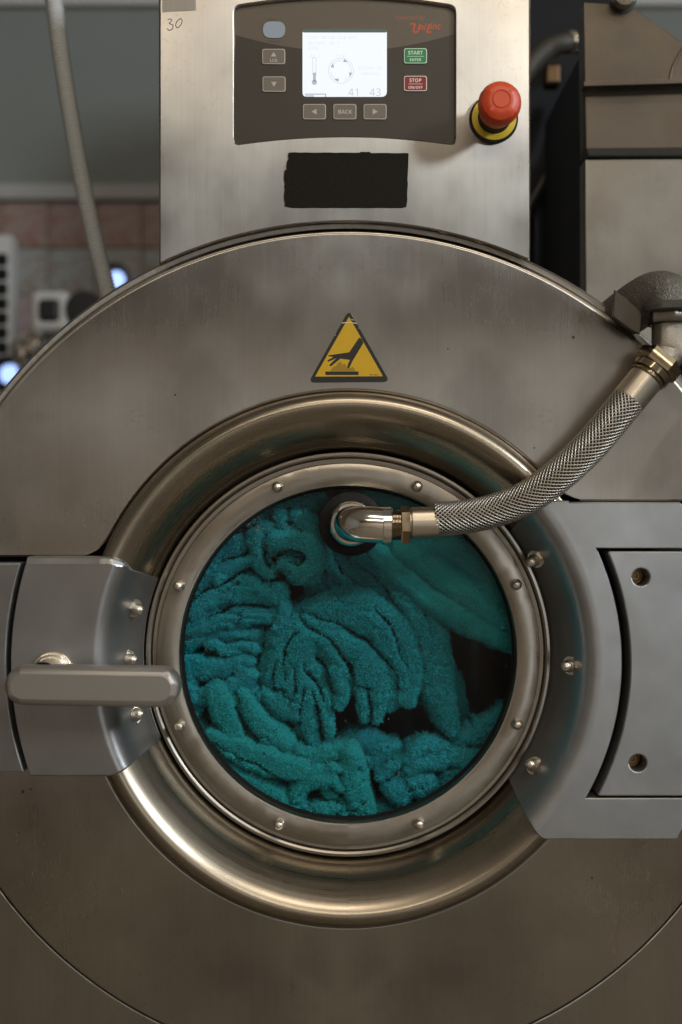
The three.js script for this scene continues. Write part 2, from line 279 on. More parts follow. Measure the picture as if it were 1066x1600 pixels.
{ // housing of the controls above the round front, with its recessed opening
  const c = { x: 544, y: 1038, r: 688 }, a0 = Math.atan2(Math.sqrt(1), 0);
  const bx = (x) => c.y - Math.sqrt(c.r * c.r - (x - c.x) ** 2);
  const bottom = Array.from({ length: 61 }, (_, i) => { const x = 250 + i * (827 - 250) / 60; return [x, bx(x)]; });
  const outline = [[249, -190], [249.5, bx(250) - 2], ...bottom, [827.5, bx(827) - 2], [829, -190]];
  const sh = polyShape(outline.reverse());
  const rim = sheet(sh, 0.006, 0.006, 0.0022, 0.0030, 5), b = 0.0022 / MM, keep = { position: [], normal: [], uv: [] };
  for (let i = 0; i < rim.attributes.position.count; i += 3) {           // its rolled edges; the face itself is laid in columns
    if ([0, 1, 2].every((k) => rim.attributes.position.getZ(i + k) > 0.006 - 1e-6) || [0, 1, 2].every((k) => rim.attributes.position.getZ(i + k) < 1e-6)) continue;
    for (const n of ['position', 'normal', 'uv']) { const a = rim.attributes[n], w = a.itemSize; for (let k = 0; k < 3 * w; k++) keep[n].push(a.array[i * w + k]); }
  }
  const edges = new THREE.BufferGeometry(); for (const [n, w] of [['position', 3], ['normal', 3], ['uv', 2]]) edges.setAttribute(n, new THREE.Float32BufferAttribute(keep[n], w));
  const hole = panelOutline(-1), hx = hole.map((p) => p[0]), h0 = Math.min(...hx), h1 = Math.max(...hx), L0 = 249.3 + b, L1 = 828.2 - b, foot = (x) => c.y - Math.sqrt((c.r + b) ** 2 - (x - c.x) ** 2);
  const cuts = (x) => { const ys = []; hole.forEach((p, i) => { const q = hole[(i + 1) % hole.length]; if ((p[0] - x) * (q[0] - x) < 0) ys.push(p[1] + (q[1] - p[1]) * (x - p[0]) / (q[0] - p[0])); }); return ys.length ? [-190 + b, Math.min(...ys), Math.max(...ys), foot(x)] : [-190 + b, foot(x)]; };
  const pos = [], stops = []; for (const [a, z, n] of [[L0, h0, 24], [h0, h0 + 16, 10], [h0 + 16, h1 - 16, 60], [h1 - 16, h1, 10], [h1, L1, 24]]) for (let i = 0; i < n; i++) stops.push([a + (z - a) * i / n, a + (z - a) * (i + 1) / n]);
  for (const [xa, xb] of stops) {
    const A = cuts(xa + 0.02), B = cuts(xb - 0.02);
    for (let k = 0; k < Math.min(A.length, B.length); k += 2) for (let j = 0; j < 6; j++) {
      const f = (Q, t) => Q[k] + (Q[k + 1] - Q[k]) * t, a0 = f(A, j / 6), a1 = f(A, (j + 1) / 6), b0 = f(B, j / 6), b1 = f(B, (j + 1) / 6);
      for (const [x, y] of [[xa, a0], [xa, a1], [xb, b0], [xb, b0], [xa, a1], [xb, b1]]) pos.push(X(x), Y(y), 0.006);
    }
  }
  const faceG = new THREE.BufferGeometry(); faceG.setAttribute('position', new THREE.Float32BufferAttribute(pos, 3)); faceG.setAttribute('normal', new THREE.Float32BufferAttribute(pos.map((_, i) => i % 3 === 2 ? 1 : 0), 3)); faceG.setAttribute('uv', new THREE.Float32BufferAttribute(pos.filter((_, i) => i % 3 !== 2), 2));
  const lipLine = [...hole, hole[0]].map(([x, y]) => new THREE.Vector3(X(x), Y(y), 0.006)), mid = panelOutline(1.6), lip = edging(lipLine, (p, i) => { const q = mid[i % mid.length]; return new THREE.Vector2((X(q[0]) - p.x) / 0.0022, (Y(q[1]) - p.y) / 0.0022); }, 0.0022, 0.0058);
  part(machine, 'control_housing', merge([edges, faceG, lip]), M.housing, 'brushed steel plate around the control panel');
  part(machine, 'housing_side', merge([box(X(250.5), X(254), Y(395), Y(-189), -0.30, -0.0006), box(X(823.5), X(826.5), Y(395), Y(-189), -0.30, -0.0006), box(X(254), X(823.5), Y(-184), Y(-189), -0.30, -0.0006), box(X(254), X(823.5), Y(395), Y(-184), -0.304, -0.30)]), M.housing);
}
function panelOutline(d) {   // recess of the keypad: straight sides, arched top and bottom
  const x0 = 366 + d, x1 = 711.5 - d, tops = [], bots = [];
  for (let i = 0; i <= 30; i++) { const x = x0 + 10 + (x1 - x0 - 20) * i / 30, s = (x - 539) / 172; tops.push([x, -2 + 15 * s * s + d]); }
  for (let i = 30; i >= 0; i--) { const x = x0 + 12 + (x1 - x0 - 24) * i / 30, s = (x - 539) / 172; bots.push([x, 217 + 13 * s * s - d]); }
  const q = (a, p, b) => [1, 2, 3, 4].map((k) => { const t = k / 5; return [(1 - t) ** 2 * a[0] + 2 * t * (1 - t) * p[0] + t * t * b[0], (1 - t) ** 2 * a[1] + 2 * t * (1 - t) * p[1] + t * t * b[1]]; });
  const rt = [x1, 24 + d], rb = [x1, 216 - d], lb = [x0, 216 - d], lt = [x0, 24 + d];
  return [...tops, ...q(tops[30], [x1, 14 + d], rt), rt, rb, ...q(rb, [x1, 232 - d], bots[0]), ...bots, ...q(bots[30], [x0, 232 - d], lb), lb, lt, ...q(lt, [x0, 14 + d], tops[0])];
}
{ // printed membrane keypad
  const zp = 0.0016, o = panelOutline(-1);
  const K = 4, px0 = 360, py0 = -10, pw = 360, ph = 248;
  const art = canvasTexture(pw * K, ph * K, (g) => {
    g.setTransform(K, 0, 0, K, -px0 * K, -py0 * K);
    g.fillStyle = '#2b241b'; g.fillRect(px0, py0, pw, ph);
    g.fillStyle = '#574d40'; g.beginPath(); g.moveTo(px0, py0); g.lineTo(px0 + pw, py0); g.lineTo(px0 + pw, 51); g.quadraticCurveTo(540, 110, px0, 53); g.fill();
    for (let i = 0; i < 9000; i++) { g.fillStyle = i % 2 ? 'rgba(0,0,0,0.05)' : 'rgba(255,240,220,0.035)'; g.fillRect(px0 + rnd() * pw, py0 + rnd() * ph, 0.6 + rnd(), 0.5 + rnd()); }
    g.fillStyle = '#96512f'; g.font = 'italic 10px sans-serif'; g.fillText('Powered by', 616, 32, 47);
    g.fillStyle = '#b4481f'; g.font = 'bold italic 20px sans-serif'; g.fillText('U', 642, 52, 14); g.fillText('L', 664, 52, 11);
    g.font = 'bold italic 14px sans-serif'; g.fillText('ni', 654, 48, 11); g.fillText('inc', 671, 47, 17); g.fillRect(641, 37, 7, 2.6);
    g.fillStyle = '#7c4a30'; g.font = '2.6px sans-serif'; g.fillText('TM', 688, 46);
    g.fillStyle = '#2b241c'; g.font = '4px sans-serif'; g.fillText('SENSOR', 418, 33, 22); g.fillText('DOWNLOAD', 417, 67, 24);
  });
  const sh = polyShape(o), g = sheet(sh, zp, 0.001, 0);
  const p = g.attributes.position, uv = g.attributes.uv;
  for (let i = 0; i < p.count; i++) uv.setXY(i, (p.getX(i) / MM + 533 - px0) / pw, 1 - ((EYE - p.getY(i)) / MM + 800 - py0) / ph);
  const pad = part(machine, 'control_panel', g, phys({ map: art, roughness: 0.42, bumpMap: sized(grit, 0.04), bumpScale: 0.00003 }), 'dark printed control panel with lit display and keys');
  // sensor window
  part(pad, 'sensor_window', sheet(polyShape(roundedPoly([[411, 35], [446, 35], [446, 61], [411, 61]], 12.8)), zp + 0.0007, 0.0006, 0.0003), phys({ color: C(0.26, 0.31, 0.37), roughness: 0.4 }));
  // display
  const face = canvasTexture(1056, 824, (g2) => {
    g2.setTransform(8, 0, 0, 8, -473 * 8, -50 * 8);
    g2.fillStyle = '#eaf0f8'; g2.fillRect(470, 48, 140, 110);
    const ink = (a) => `rgba(70,84,104,${a})`;
    g2.fillStyle = ink(0.13); g2.font = '7px monospace'; g2.fillText('LIGHT MOTION COLD WASH', 481, 62, 78); g2.fillText('AGITATE  40 C', 481, 71, 50); g2.fillText('RINSE', 481, 79, 18);
    g2.fillText('40 C', 485, 91, 16); g2.fillText('13:41', 524, 91, 18); g2.fillText('Agitation Time', 559, 109, 38); g2.fillText('remaining', 564, 118, 28);
    g2.strokeStyle = ink(0.3); g2.lineWidth = 0.7; g2.strokeRect(489, 92, 5, 26); g2.fillStyle = ink(0.42); g2.fillRect(489.4, 115, 4.4, 14); g2.beginPath(); g2.arc(491.5, 130, 4, 0, 7); g2.fill();
    g2.strokeStyle = ink(0.26); g2.beginPath(); g2.arc(533, 112, 19.5, 0, 7); g2.stroke(); g2.setLineDash([20, 8]); g2.beginPath(); g2.arc(533, 112, 16, 0, 7); g2.stroke(); g2.setLineDash([]);
    g2.fillStyle = ink(0.5);
    for (const [x, y, a] of [[540, 97, 0.3], [547.5, 118, 1.7], [526, 126, 3.3], [520, 104, 4.9]]) { g2.save(); g2.translate(x, y); g2.rotate(a); g2.beginPath(); g2.moveTo(4, 0); g2.lineTo(-3, -2.6); g2.lineTo(-3, 2.6); g2.fill(); g2.restore(); }
    g2.fillStyle = ink(0.3); g2.font = '16px monospace'; g2.fillText('41', 544, 151); g2.fillText('43', 577, 151);
    g2.strokeStyle = ink(0.55); g2.lineWidth = 1.4; g2.beginPath(); g2.moveTo(477, 148.5); g2.lineTo(509, 148.5); g2.lineTo(509, 153); g2.stroke(); g2.fillStyle = ink(0.3); g2.fillRect(477, 150, 14, 3);
  });
  const ds = sheet(polyShape(roundedPoly([[473, 48.5, 5], [604.5, 48.5, 5], [604.5, 152.5, 9], [473, 152.5, 7]], 6)), zp + 0.0008, 0.0006, 0);
  const dp = ds.attributes.position, du = ds.attributes.uv;
  for (let i = 0; i < dp.count; i++) du.setXY(i, (dp.getX(i) / MM + 533 - 473) / 132, 1 - ((EYE - dp.getY(i)) / MM + 800 - 50) / 103);
  const disp = part(pad, 'display', ds, std({ color: C(0.02, 0.02, 0.02), emissive: 0xffffff, emissiveMap: face, emissiveIntensity: 0.93, roughness: 0.3 }), 'backlit white display with a thermometer and a drum symbol');
  part(disp, 'display_edge', sheet(polyShape(roundedPoly([[473.5, 47.5], [604, 47.5], [604, 52.5], [473.5, 52.5]], 2)), zp + 0.0011, 0.0004, 0), std({ color: C(0.05, 0.11, 0.09), roughness: 0.3 }));
  // keys
  const keys = [
    [428, 90, '#6b6258', '#b3aaa0', (g) => { g.beginPath(); g.moveTo(18, 5); g.lineTo(22.5, 12); g.lineTo(13.5, 12); g.fill(); g.font = 'bold 6.4px sans-serif'; g.textAlign = 'center'; g.fillText('LCD', 18, 20.5); }],
    [428.5, 133, '#6b6258', '#b3aaa0', (g) => { g.beginPath(); g.moveTo(18, 16.5); g.lineTo(22.5, 8.5); g.lineTo(13.5, 8.5); g.fill(); }],
    [491.5, 176, '#6b6258', '#b3aaa0', (g) => { g.beginPath(); g.moveTo(13.5, 12); g.lineTo(21.5, 7.5); g.lineTo(21.5, 16.5); g.fill(); }],
    [539, 176, '#6b6258', '#b3aaa0', (g) => { g.font = 'bold 8.6px sans-serif'; g.textAlign = 'center'; g.fillText('BACK', 18, 15.2); }],
    [586, 176, '#6b6258', '#b3aaa0', (g) => { g.beginPath(); g.moveTo(22.5, 12); g.lineTo(14.5, 7.5); g.lineTo(14.5, 16.5); g.fill(); }],
    [649, 89, '#137a45', '#c9d8c8', (g) => { g.font = 'bold 8px sans-serif'; g.textAlign = 'center'; g.fillText('START', 18, 10.4); g.fillRect(5, 12.4, 26, 0.8); g.font = 'bold 6px sans-serif'; g.fillText('ENTER', 18, 20); }],
    [649, 132, '#7b1210', '#dccbc4', (g) => { g.font = 'bold 8px sans-serif'; g.textAlign = 'center'; g.fillText('STOP', 18, 10.4); g.fillRect(7, 12.4, 22, 0.8); g.font = 'bold 6px sans-serif'; g.fillText('ON/OFF', 18, 20); }],
  ];
  const words = ['grey key with an up arrow and LCD', 'grey key with a down arrow', 'grey key with a left arrow', 'grey BACK key', 'grey key with a right arrow', 'green START key', 'dark red STOP key'];
  keys.forEach(([x, y, fill, line, draw], i) => {
    const t = canvasTexture(288, 192, (g2) => { g2.setTransform(8, 0, 0, 8, 0, 0); g2.fillStyle = line; g2.fillRect(0, 0, 36, 24); g2.fillStyle = fill; g2.beginPath(); g2.roundRect ? g2.roundRect(1.3, 1.3, 33.4, 21.4, 3) : g2.rect(1.3, 1.3, 33.4, 21.4); g2.fill(); g2.fillStyle = line; draw(g2); });
    const kg = sheet(polyShape(roundedPoly([[x - 18, y - 12], [x + 18, y - 12], [x + 18, y + 12], [x - 18, y + 12]], 4)), zp + 0.0012, 0.0011, 0.0004, 0.0004, 3), kp = kg.attributes.position, ku = kg.attributes.uv;
    for (let n = 0; n < kp.count; n++) ku.setXY(n, (kp.getX(n) / MM + 533 - x + 18) / 36, 1 - ((EYE - kp.getY(n)) / MM + 800 - y + 12) / 24);
    part(pad, 'key', kg, std({ map: t, roughness: 0.45 }), words[i]);
  });
}
{ // emergency stop
  const at = new THREE.Vector3(X(770), Y(190), 0.006), k = MM;
  const e = part(machine, 'emergency_stop', turned([[37 * k, 0], [38 * k, 0.001], [37.5 * k, 0.0035], [35.5 * k, 0.0045], [35 * k, 0.0042], [20 * k, 0.0042]], at, 64), M.blackPlastic, 'red mushroom emergency stop button on a yellow ring');
  part(e, 'yellow_ring', turned([[34.6 * k, 0.0043], [34.4 * k, 0.0056], [25.5 * k, 0.0062], [25 * k, 0.004]], at, 64), M.yellow);
  part(e, 'collar', turned([[24.6 * k, 0.004], [24.4 * k, 0.010], [22 * k, 0.0115], [21 * k, 0.019], [10 * k, 0.019]], at, 48), M.blackPlastic);
  part(e, 'button_cap', turned([[10 * k, 0.018], [24 * k, 0.0185], [26 * k, 0.021], [29.5 * k, 0.032], [31.6 * k, 0.0375], [32.4 * k, 0.0415], [31.6 * k, 0.0455], [28 * k, 0.0495], [21 * k, 0.0525], [13.9 * k, 0.0538], [13.3 * k, 0.0531], [12.7 * k, 0.0531], [12.2 * k, 0.0541], [6 * k, 0.0545], [0, 0.0546]], at, 72), M.red);
}
{ // warning sticker, printed
  const x0 = 480, y0 = 484, w = 132, h = 116, K = 8;
  const art = canvasTexture(w * K, h * K, (g) => {
    g.setTransform(K, 0, 0, K, -x0 * K, -y0 * K);
    g.fillStyle = '#15110d'; g.fillRect(x0, y0, w, h);
    g.fillStyle = '#c39a06'; g.beginPath(); g.moveTo(545.5, 495); g.lineTo(598.5, 588); g.lineTo(492.5, 588.5); g.fill();
    for (let i = 0; i < 1500; i++) { g.fillStyle = i % 2 ? 'rgba(80,50,0,0.10)' : 'rgba(255,220,90,0.08)'; g.fillRect(x0 + rnd() * w, y0 + rnd() * h, 0.5 + rnd(), 0.5 + rnd()); }
    g.fillStyle = 'rgba(110,84,14,0.55)'; g.beginPath(); g.moveTo(516, 580); for (const [x, y] of [[521, 573], [525, 572], [528, 567], [532, 565], [536, 570], [539, 568], [542, 574], [548, 575], [552, 573], [556, 580]]) g.lineTo(x, y); g.fill();
    g.fillStyle = '#15110d'; g.fillRect(508.5, 580.5, 52, 5.6);
    // the hand held over the hot plate
    g.beginPath(); g.moveTo(561, 528); g.quadraticCurveTo(565, 527, 568, 536); g.lineTo(550, 566); g.quadraticCurveTo(546, 577, 543, 575.5); g.quadraticCurveTo(541.5, 574, 547, 562.5); g.lineTo(532, 560.5);
    g.lineTo(518, 572); g.quadraticCurveTo(514.5, 573, 515, 570); g.lineTo(526, 559.5); g.lineTo(514.5, 565); g.quadraticCurveTo(511, 565.5, 512, 563); g.lineTo(521, 558); g.lineTo(513.5, 557); g.quadraticCurveTo(512, 555, 515, 555); g.lineTo(546, 550.5); g.closePath(); g.fill();
    g.fillStyle = '#4a3a08'; g.font = 'bold 3px sans-serif'; g.fillText('B61-0096', 578, 586.5, 16);
    g.strokeStyle = '#c9bda6'; g.lineWidth = 1.5; g.beginPath(); g.moveTo(532, 505); g.quadraticCurveTo(545, 503, 559, 505.5); g.stroke();
    g.lineWidth = 1.0; for (const [a, b, c, d] of [[549, 499, 553, 500.5], [521, 523, 525, 524.5], [560.5, 513, 563, 512], [534, 494, 537, 492]]) { g.beginPath(); g.moveTo(a, b); g.lineTo(c, d); g.stroke(); }
    g.strokeStyle = '#b79a4a'; g.lineWidth = 1.6; g.beginPath(); g.moveTo(541, 488.6); g.lineTo(547.5, 487.4); g.lineTo(556, 502); g.stroke();
  });
  const g = sheet(polyShape(roundedPoly([[545.5, 484], [609.5, 597], [482, 598]], 11)), 0.0004, 0.0005, 0), p = g.attributes.position, uv = g.attributes.uv;
  for (let i = 0; i < p.count; i++) uv.setXY(i, (p.getX(i) / MM + 533 - x0) / w, 1 - ((EYE - p.getY(i)) / MM + 800 - y0) / h);
  part(machine, 'warning_sticker', g, std({ map: art, roughness: 0.55 }), 'yellow triangular hot surface sticker with black border');
}
{ // black tape, paper label, pencilled number
  const e = [], jag = (x, y, a) => [x + (rnd() - 0.5) * a, y + (rnd() - 0.5) * a];
  for (let x = 452; x < 560; x += 9) e.push(jag(x, 241.5 + (x - 452) * 0.004, 0.6));
  e.push([562, 242], [563, 240.6], [578, 240.6], [579, 242.4]);
  for (let x = 586; x < 636; x += 9) e.push(jag(x, 242.5, 0.6));
  for (let y = 243; y < 322; y += 8) e.push(jag(638 - (y - 243) * 0.03, y, 1.1));
  e.push([634.5, 326]);
  for (let x = 628; x > 450; x -= 9) e.push(jag(x, 327.5, 0.7));
  for (let y = 325; y > 268; y -= 5) e.push(jag(445 + (325 - y) * 0.01, y, 2.4));
  for (let y = 267; y > 243; y -= 5) e.push(jag(449 + (267 - y) * 0.1, y, 2.2));
  part(machine, 'tape_patch', sheet(polyShape(e), 0.0068, 0.0007, 0.0003, 0.0003, 2), M.tape, 'piece of black tape with a torn left edge');
  const lab = part(machine, 'paper_label', sheet(polyShape([[254.5, -60], [307, -60], [307.5, 20], [293, 21.5], [270, 22.2], [255.5, 23.5]]), 0.0064, 0.0003, 0), M.paper, 'dirty grey paper label');
  part(lab, 'printed_frame', merge([sheet(polyShape([[269, -20], [292, -20], [291.5, 1.5], [269.3, 2.2]]), 0.0066, 0.00015, 0)]), M.ink);
  const pen = (pts) => { const c = new THREE.CatmullRomCurve3(pts.map(([x, y]) => new THREE.Vector3(X(x), Y(y), 0.0060))); return new THREE.TubeGeometry(c, 40, 0.00036, 5).translate(0, 0, 0.00005); };
  part(machine, 'pencilled_number', merge([pen([[264, 35], [268, 33.8], [270.2, 36], [266, 41], [271.5, 43], [271, 49], [266.5, 51.5], [262.5, 49]]), pen([[282, 33.8], [278, 38], [276.2, 44.5], [279, 47.6], [284, 43], [286.2, 36.5], [283.5, 33.4], [281.5, 34.5]])]), M.ink, 'handwritten number 30');
}

// ---------------------------------------------------------------- the door
const doorProfile = [[417, -18], [418.5, -6], [417.5, 2], [414, 8.5], [408, 13], [400, 15.5], [391, 15], [381, 11], [371, 5], [361, -2.5], [351, -11], [342, -21], [335, -31], [330, -40], [327, -46]].map(([r, z]) => [r * MM, z * 0.001]);
const door = part(machine, 'door', turned(doorProfile, axis, 160, 60), M.door, 'round dished steel door rim');
part(door, 'clamp_flange', turned([[328, -46], [327.5, -38], [326, -36.2], [322, -36], [319, -37.5], [316.5, -41], [306, -41.5], [300, -42]].map(([r, z]) => [r * MM, z * 0.001]), axis, 160), M.ring);
part(door, 'glass_ring', turned([[309.5, -42], [309.2, -36], [308, -34.6], [306, -34.2], [275, -34.2], [272.6, -34.8], [271.6, -36.5], [271.3, -47]].map(([r, z]) => [r * MM, z * 0.001]), axis, 160), M.ring);
part(door, 'window_gasket', turned([[290, -46.5], [272, -46.5], [268.5, -46.0], [267.5, -47.5], [268, -53], [290, -54]].map(([r, z]) => [r * MM, z * 0.001]), axis, 120), M.rubber);
part(door, 'window_glass', new THREE.CircleGeometry(269 * MM, 96).translate(axis.x, axis.y, -0.0485), M.glass);
{ // domed nuts
  const hex = hexGeo(9.8 * MM, 0.0042, 0.0007);
  const cap = turned([[9.0, 4.0], [9.2, 4.4], [8.7, 5.8], [8.2, 6.4], [7.9, 8.0], [6.6, 10.2], [4.2, 11.6], [1.5, 12.1], [0, 12.2]].map(([r, z]) => [r * MM, z * 0.001]), new THREE.Vector3(), 20, 26);
  const nutGeo = merge([hex, cap]), washer = turned([[13.5, 0], [13.6, 0.8], [13, 1.3], [6, 1.3]].map(([r, z]) => [r * MM, z * 0.001]), new THREE.Vector3(), 28);
  const put = (pos, dir, s, wash) => {
    const m = finish(new THREE.Mesh(nutGeo, M.nut)); m.name = 'domed_nut'; aim(m, pos, pos.clone().add(dir)); m.rotateZ(rnd() * 3); m.scale.setScalar(s); door.add(m);
    if (wash) { const q = finish(new THREE.Mesh(washer, M.nut)); q.name = 'washer'; aim(q, pos, pos.clone().add(dir)); q.scale.setScalar(s * 0.98); door.add(q); }
  };
  for (let i = 0; i < 8; i++) { const a = (i + 0.5) * Math.PI / 4 + 0.005; put(new THREE.Vector3(axis.x + 293 * MM * Math.cos(a), axis.y + 293 * MM * Math.sin(a), -0.0345), new THREE.Vector3(0, 0, 1), 1.0, false); }
  const slope = (px, py, z, tilt) => { const p = V(px, py, z), d = new THREE.Vector3(axis.x - p.x, axis.y - p.y, 0).normalize().multiplyScalar(tilt); d.z = 1; put(p, d, 1.12, true); };
  for (const [x, y] of [[209, 950], [199, 1030], [209, 1117]]) slope(x, y, -0.0118, 0.95);
  for (const [x, y, z] of [[838, 873, -0.016], [893, 1040, 0.001], [836, 1197, -0.013]]) slope(x, y, z, 0.95);
}
{ // water beads on the inside of the glass
  const list = [];
  for (let i = 0; i < 90; i++) {
    const foam = i < 34, a = rnd() * 6.283, r = Math.sqrt(rnd()) * 250, x = foam ? 395 - 544 + (rnd() - 0.5) * 60 + (rnd() - 0.5) * 40 : r * Math.cos(a), y = foam ? 822 - 1025 + (rnd() - 0.5) * 22 : r * Math.sin(a), q = (0.5 + 1.0 * rnd() * rnd()) * 0.0011;
    if (Math.hypot(x, y) > 258) continue;
    list.push(new THREE.SphereGeometry(q, 10, 7).scale(1, 1 + rnd() * 0.8, 0.5).translate(axis.x + x * MM * 1.04, axis.y - y * MM * 1.04, -0.0492));
  }
  part(door, 'water_beads', merge(list), phys({ color: 0xffffff, transmission: 1, thickness: 0.002, roughness: 0.05, ior: 1.33 })).userData.kind = 'stuff';
}
{ // small pits in the front plates
  for (const [x, y, r] of [[896, 527, 2.2], [925, 1372, 1.8], [274, 617, 1.5], [36, 1237, 2.4], [48, 1233, 1.6], [30, 1302, 1.6], [700, 545, 1.2], [610, 655, 1.2], [835, 700, 1.3]]) part(machine, 'pit_mark', new THREE.CircleGeometry(r * MM, 9).scale(1, 1.2, 1).translate(X(x), Y(y), 0.0003), M.ink);
}
// pressed plate that follows the dish near the glass and lies flat outside: profile of [r, z]; top(r) and bot(r) give its edges
function pressed(side, prof, top, bot, rows = 40) {
  const P = new THREE.SplineCurve(prof.map(([r, z]) => new THREE.Vector2(r, z))).getPoints(56), pos = [], uv = [], idx = [];
  for (const p of P) for (let j = 0; j <= rows; j++) {
    const yy = top(p.x) + (bot(p.x) - top(p.x)) * j / rows, x = side * Math.sqrt(Math.max(1, p.x * p.x - yy * yy));
    pos.push(axis.x + x * MM, axis.y - yy * MM, p.y * 0.001); uv.push((x + 600) * MM, -yy * MM);
  }
  const n = rows + 1;
  for (let i = 0; i < P.length - 1; i++) for (let j = 0; j < rows; j++) { const a = i * n + j, b = a + 1, c = a + n, d = c + 1; side < 0 ? idx.push(a, b, c, b, d, c) : idx.push(a, c, b, b, c, d); }
  const g = new THREE.BufferGeometry(); g.setAttribute('position', new THREE.Float32BufferAttribute(pos, 3)); g.setAttribute('uv', new THREE.Float32BufferAttribute(uv, 2)); g.setIndex(idx); g.computeVertexNormals();
  const at = (i, j) => { const k = 3 * (i * n + j); return new THREE.Vector3(pos[k], pos[k + 1], pos[k + 2]); };
  const L = P.length - 1, edge = (list) => list;
  return { g, top: edge(Array.from({ length: L + 1 }, (_, i) => at(i, 0))), bot: edge(Array.from({ length: L + 1 }, (_, i) => at(i, rows))), inner: Array.from({ length: n }, (_, j) => at(0, j)), outer: Array.from({ length: n }, (_, j) => at(L, j)), P };
}
// chamfered edge strip along a line of points; out = sideways direction in the plane of the front
function edging(line, out, cham, drop) {
  const pos = [], uv = [], idx = [];
  line.forEach((p, i) => {
    const o = out(p, i), c = typeof cham === 'function' ? cham(p) : cham;
    for (const [s, d] of [[0, 0], [0.35, 0.1], [0.75, 0.4], [1, 1]]) { pos.push(p.x + o.x * c * s, p.y + o.y * c * s, p.z - c * d); uv.push(p.x, p.y + s * 0.01); }
    pos.push(p.x + o.x * c, p.y + o.y * c, p.z - drop); uv.push(p.x, p.y + 0.03);
  });
  for (let i = 0; i < line.length - 1; i++) for (let k = 0; k < 4; k++) { const a = i * 5 + k, b = a + 5; idx.push(a, b, a + 1, b, b + 1, a + 1); }
  const g = new THREE.BufferGeometry(); g.setAttribute('position', new THREE.Float32BufferAttribute(pos, 3)); g.setAttribute('uv', new THREE.Float32BufferAttribute(uv, 2)); g.setIndex(idx); g.computeVertexNormals();
  return toCreasedNormals(g, 0.9);
}
const sideways = (line, s) => (p, i) => { const a = line[Math.max(0, i - 1)], b = line[Math.min(line.length - 1, i + 1)], d = new THREE.Vector2(b.x - a.x, b.y - a.y).normalize(); return new THREE.Vector2(-d.y * s, d.x * s); };
const PZ = 26;   // face of the hinge and latch plates, mm proud of the round front
{ // latch plate with the handle
  const prof = [[331, -37], [336, -29], [343, -19], [351, -7], [359, 5], [367, 15], [376, 22], [386, 25.4], [398, PZ], [430, PZ], [470, PZ], [514, PZ]];
  const top = (r) => -151 + 28 * clamp((396 - r) / 65) ** 1.2, bot = (r) => 171 - 38 * clamp((402 - r) / 71) ** 1.25;
  const s = pressed(-1, prof, top, bot);
  const cut = (k) => (p) => 0.0005 + k * smooth(0.012, 0.0258, p.z);
  part(door, 'latch_plate', merge([s.g, edging(s.top, sideways(s.top, -1), cut(0.0058), 0.03), edging(s.bot, sideways(s.bot, 1), cut(0.0012), 0.03), edging(s.outer, () => new THREE.Vector2(-1, 0), 0.0008, 0.03), edging(s.inner, () => new THREE.Vector2(1, 0), 0.0004, 0.006)]), M.cast, 'dull grey pressed latch plate');
  // fixed lock cover beyond the curved gap
  const zf = PZ * 0.001, pts = [], A = -152, B = 166;
  for (let i = 0; i <= 30; i++) { const yy = A + (B - A) * i / 30, r = 522.5; pts.push([AX - Math.sqrt(r * r - yy * yy), AY + yy]); }
  pts.push([-150, AY + B], [-150, AY + A]);
  part(machine, 'lock_cover', sheet(polyShape(pts.reverse()), zf + 0.0005, 0.03, 0.0012, 0.0012, 3), M.cast, 'fixed grey lock cover at the left edge');
  // handle
  const hz = 0.078, c0 = V(82, 1051, zf), dir = new THREE.Vector3(0, 0, 1);
  const handle = part(door, 'handle', sheet(polyShape([...arc(71, 1053.5, 28.5, Math.PI * 1.5, Math.PI * 0.5, 24), ...arc(268, 1056.5, 28.5, Math.PI * 0.5, -Math.PI * 0.5, 24)]), hz, 0.024, 0.0062, 0.0062, 5), M.grip, 'grey metal bar handle with rounded ends');
  part(handle, 'stem', turned([[33, 0], [33, 1.5], [31, 3], [28.5, 3.4], [28.5, 5.5], [26, 7], [24, 7.5], [23.5, 34]].map(([r, z]) => [r * MM, z * 0.001]), c0, 40), M.nut);
}
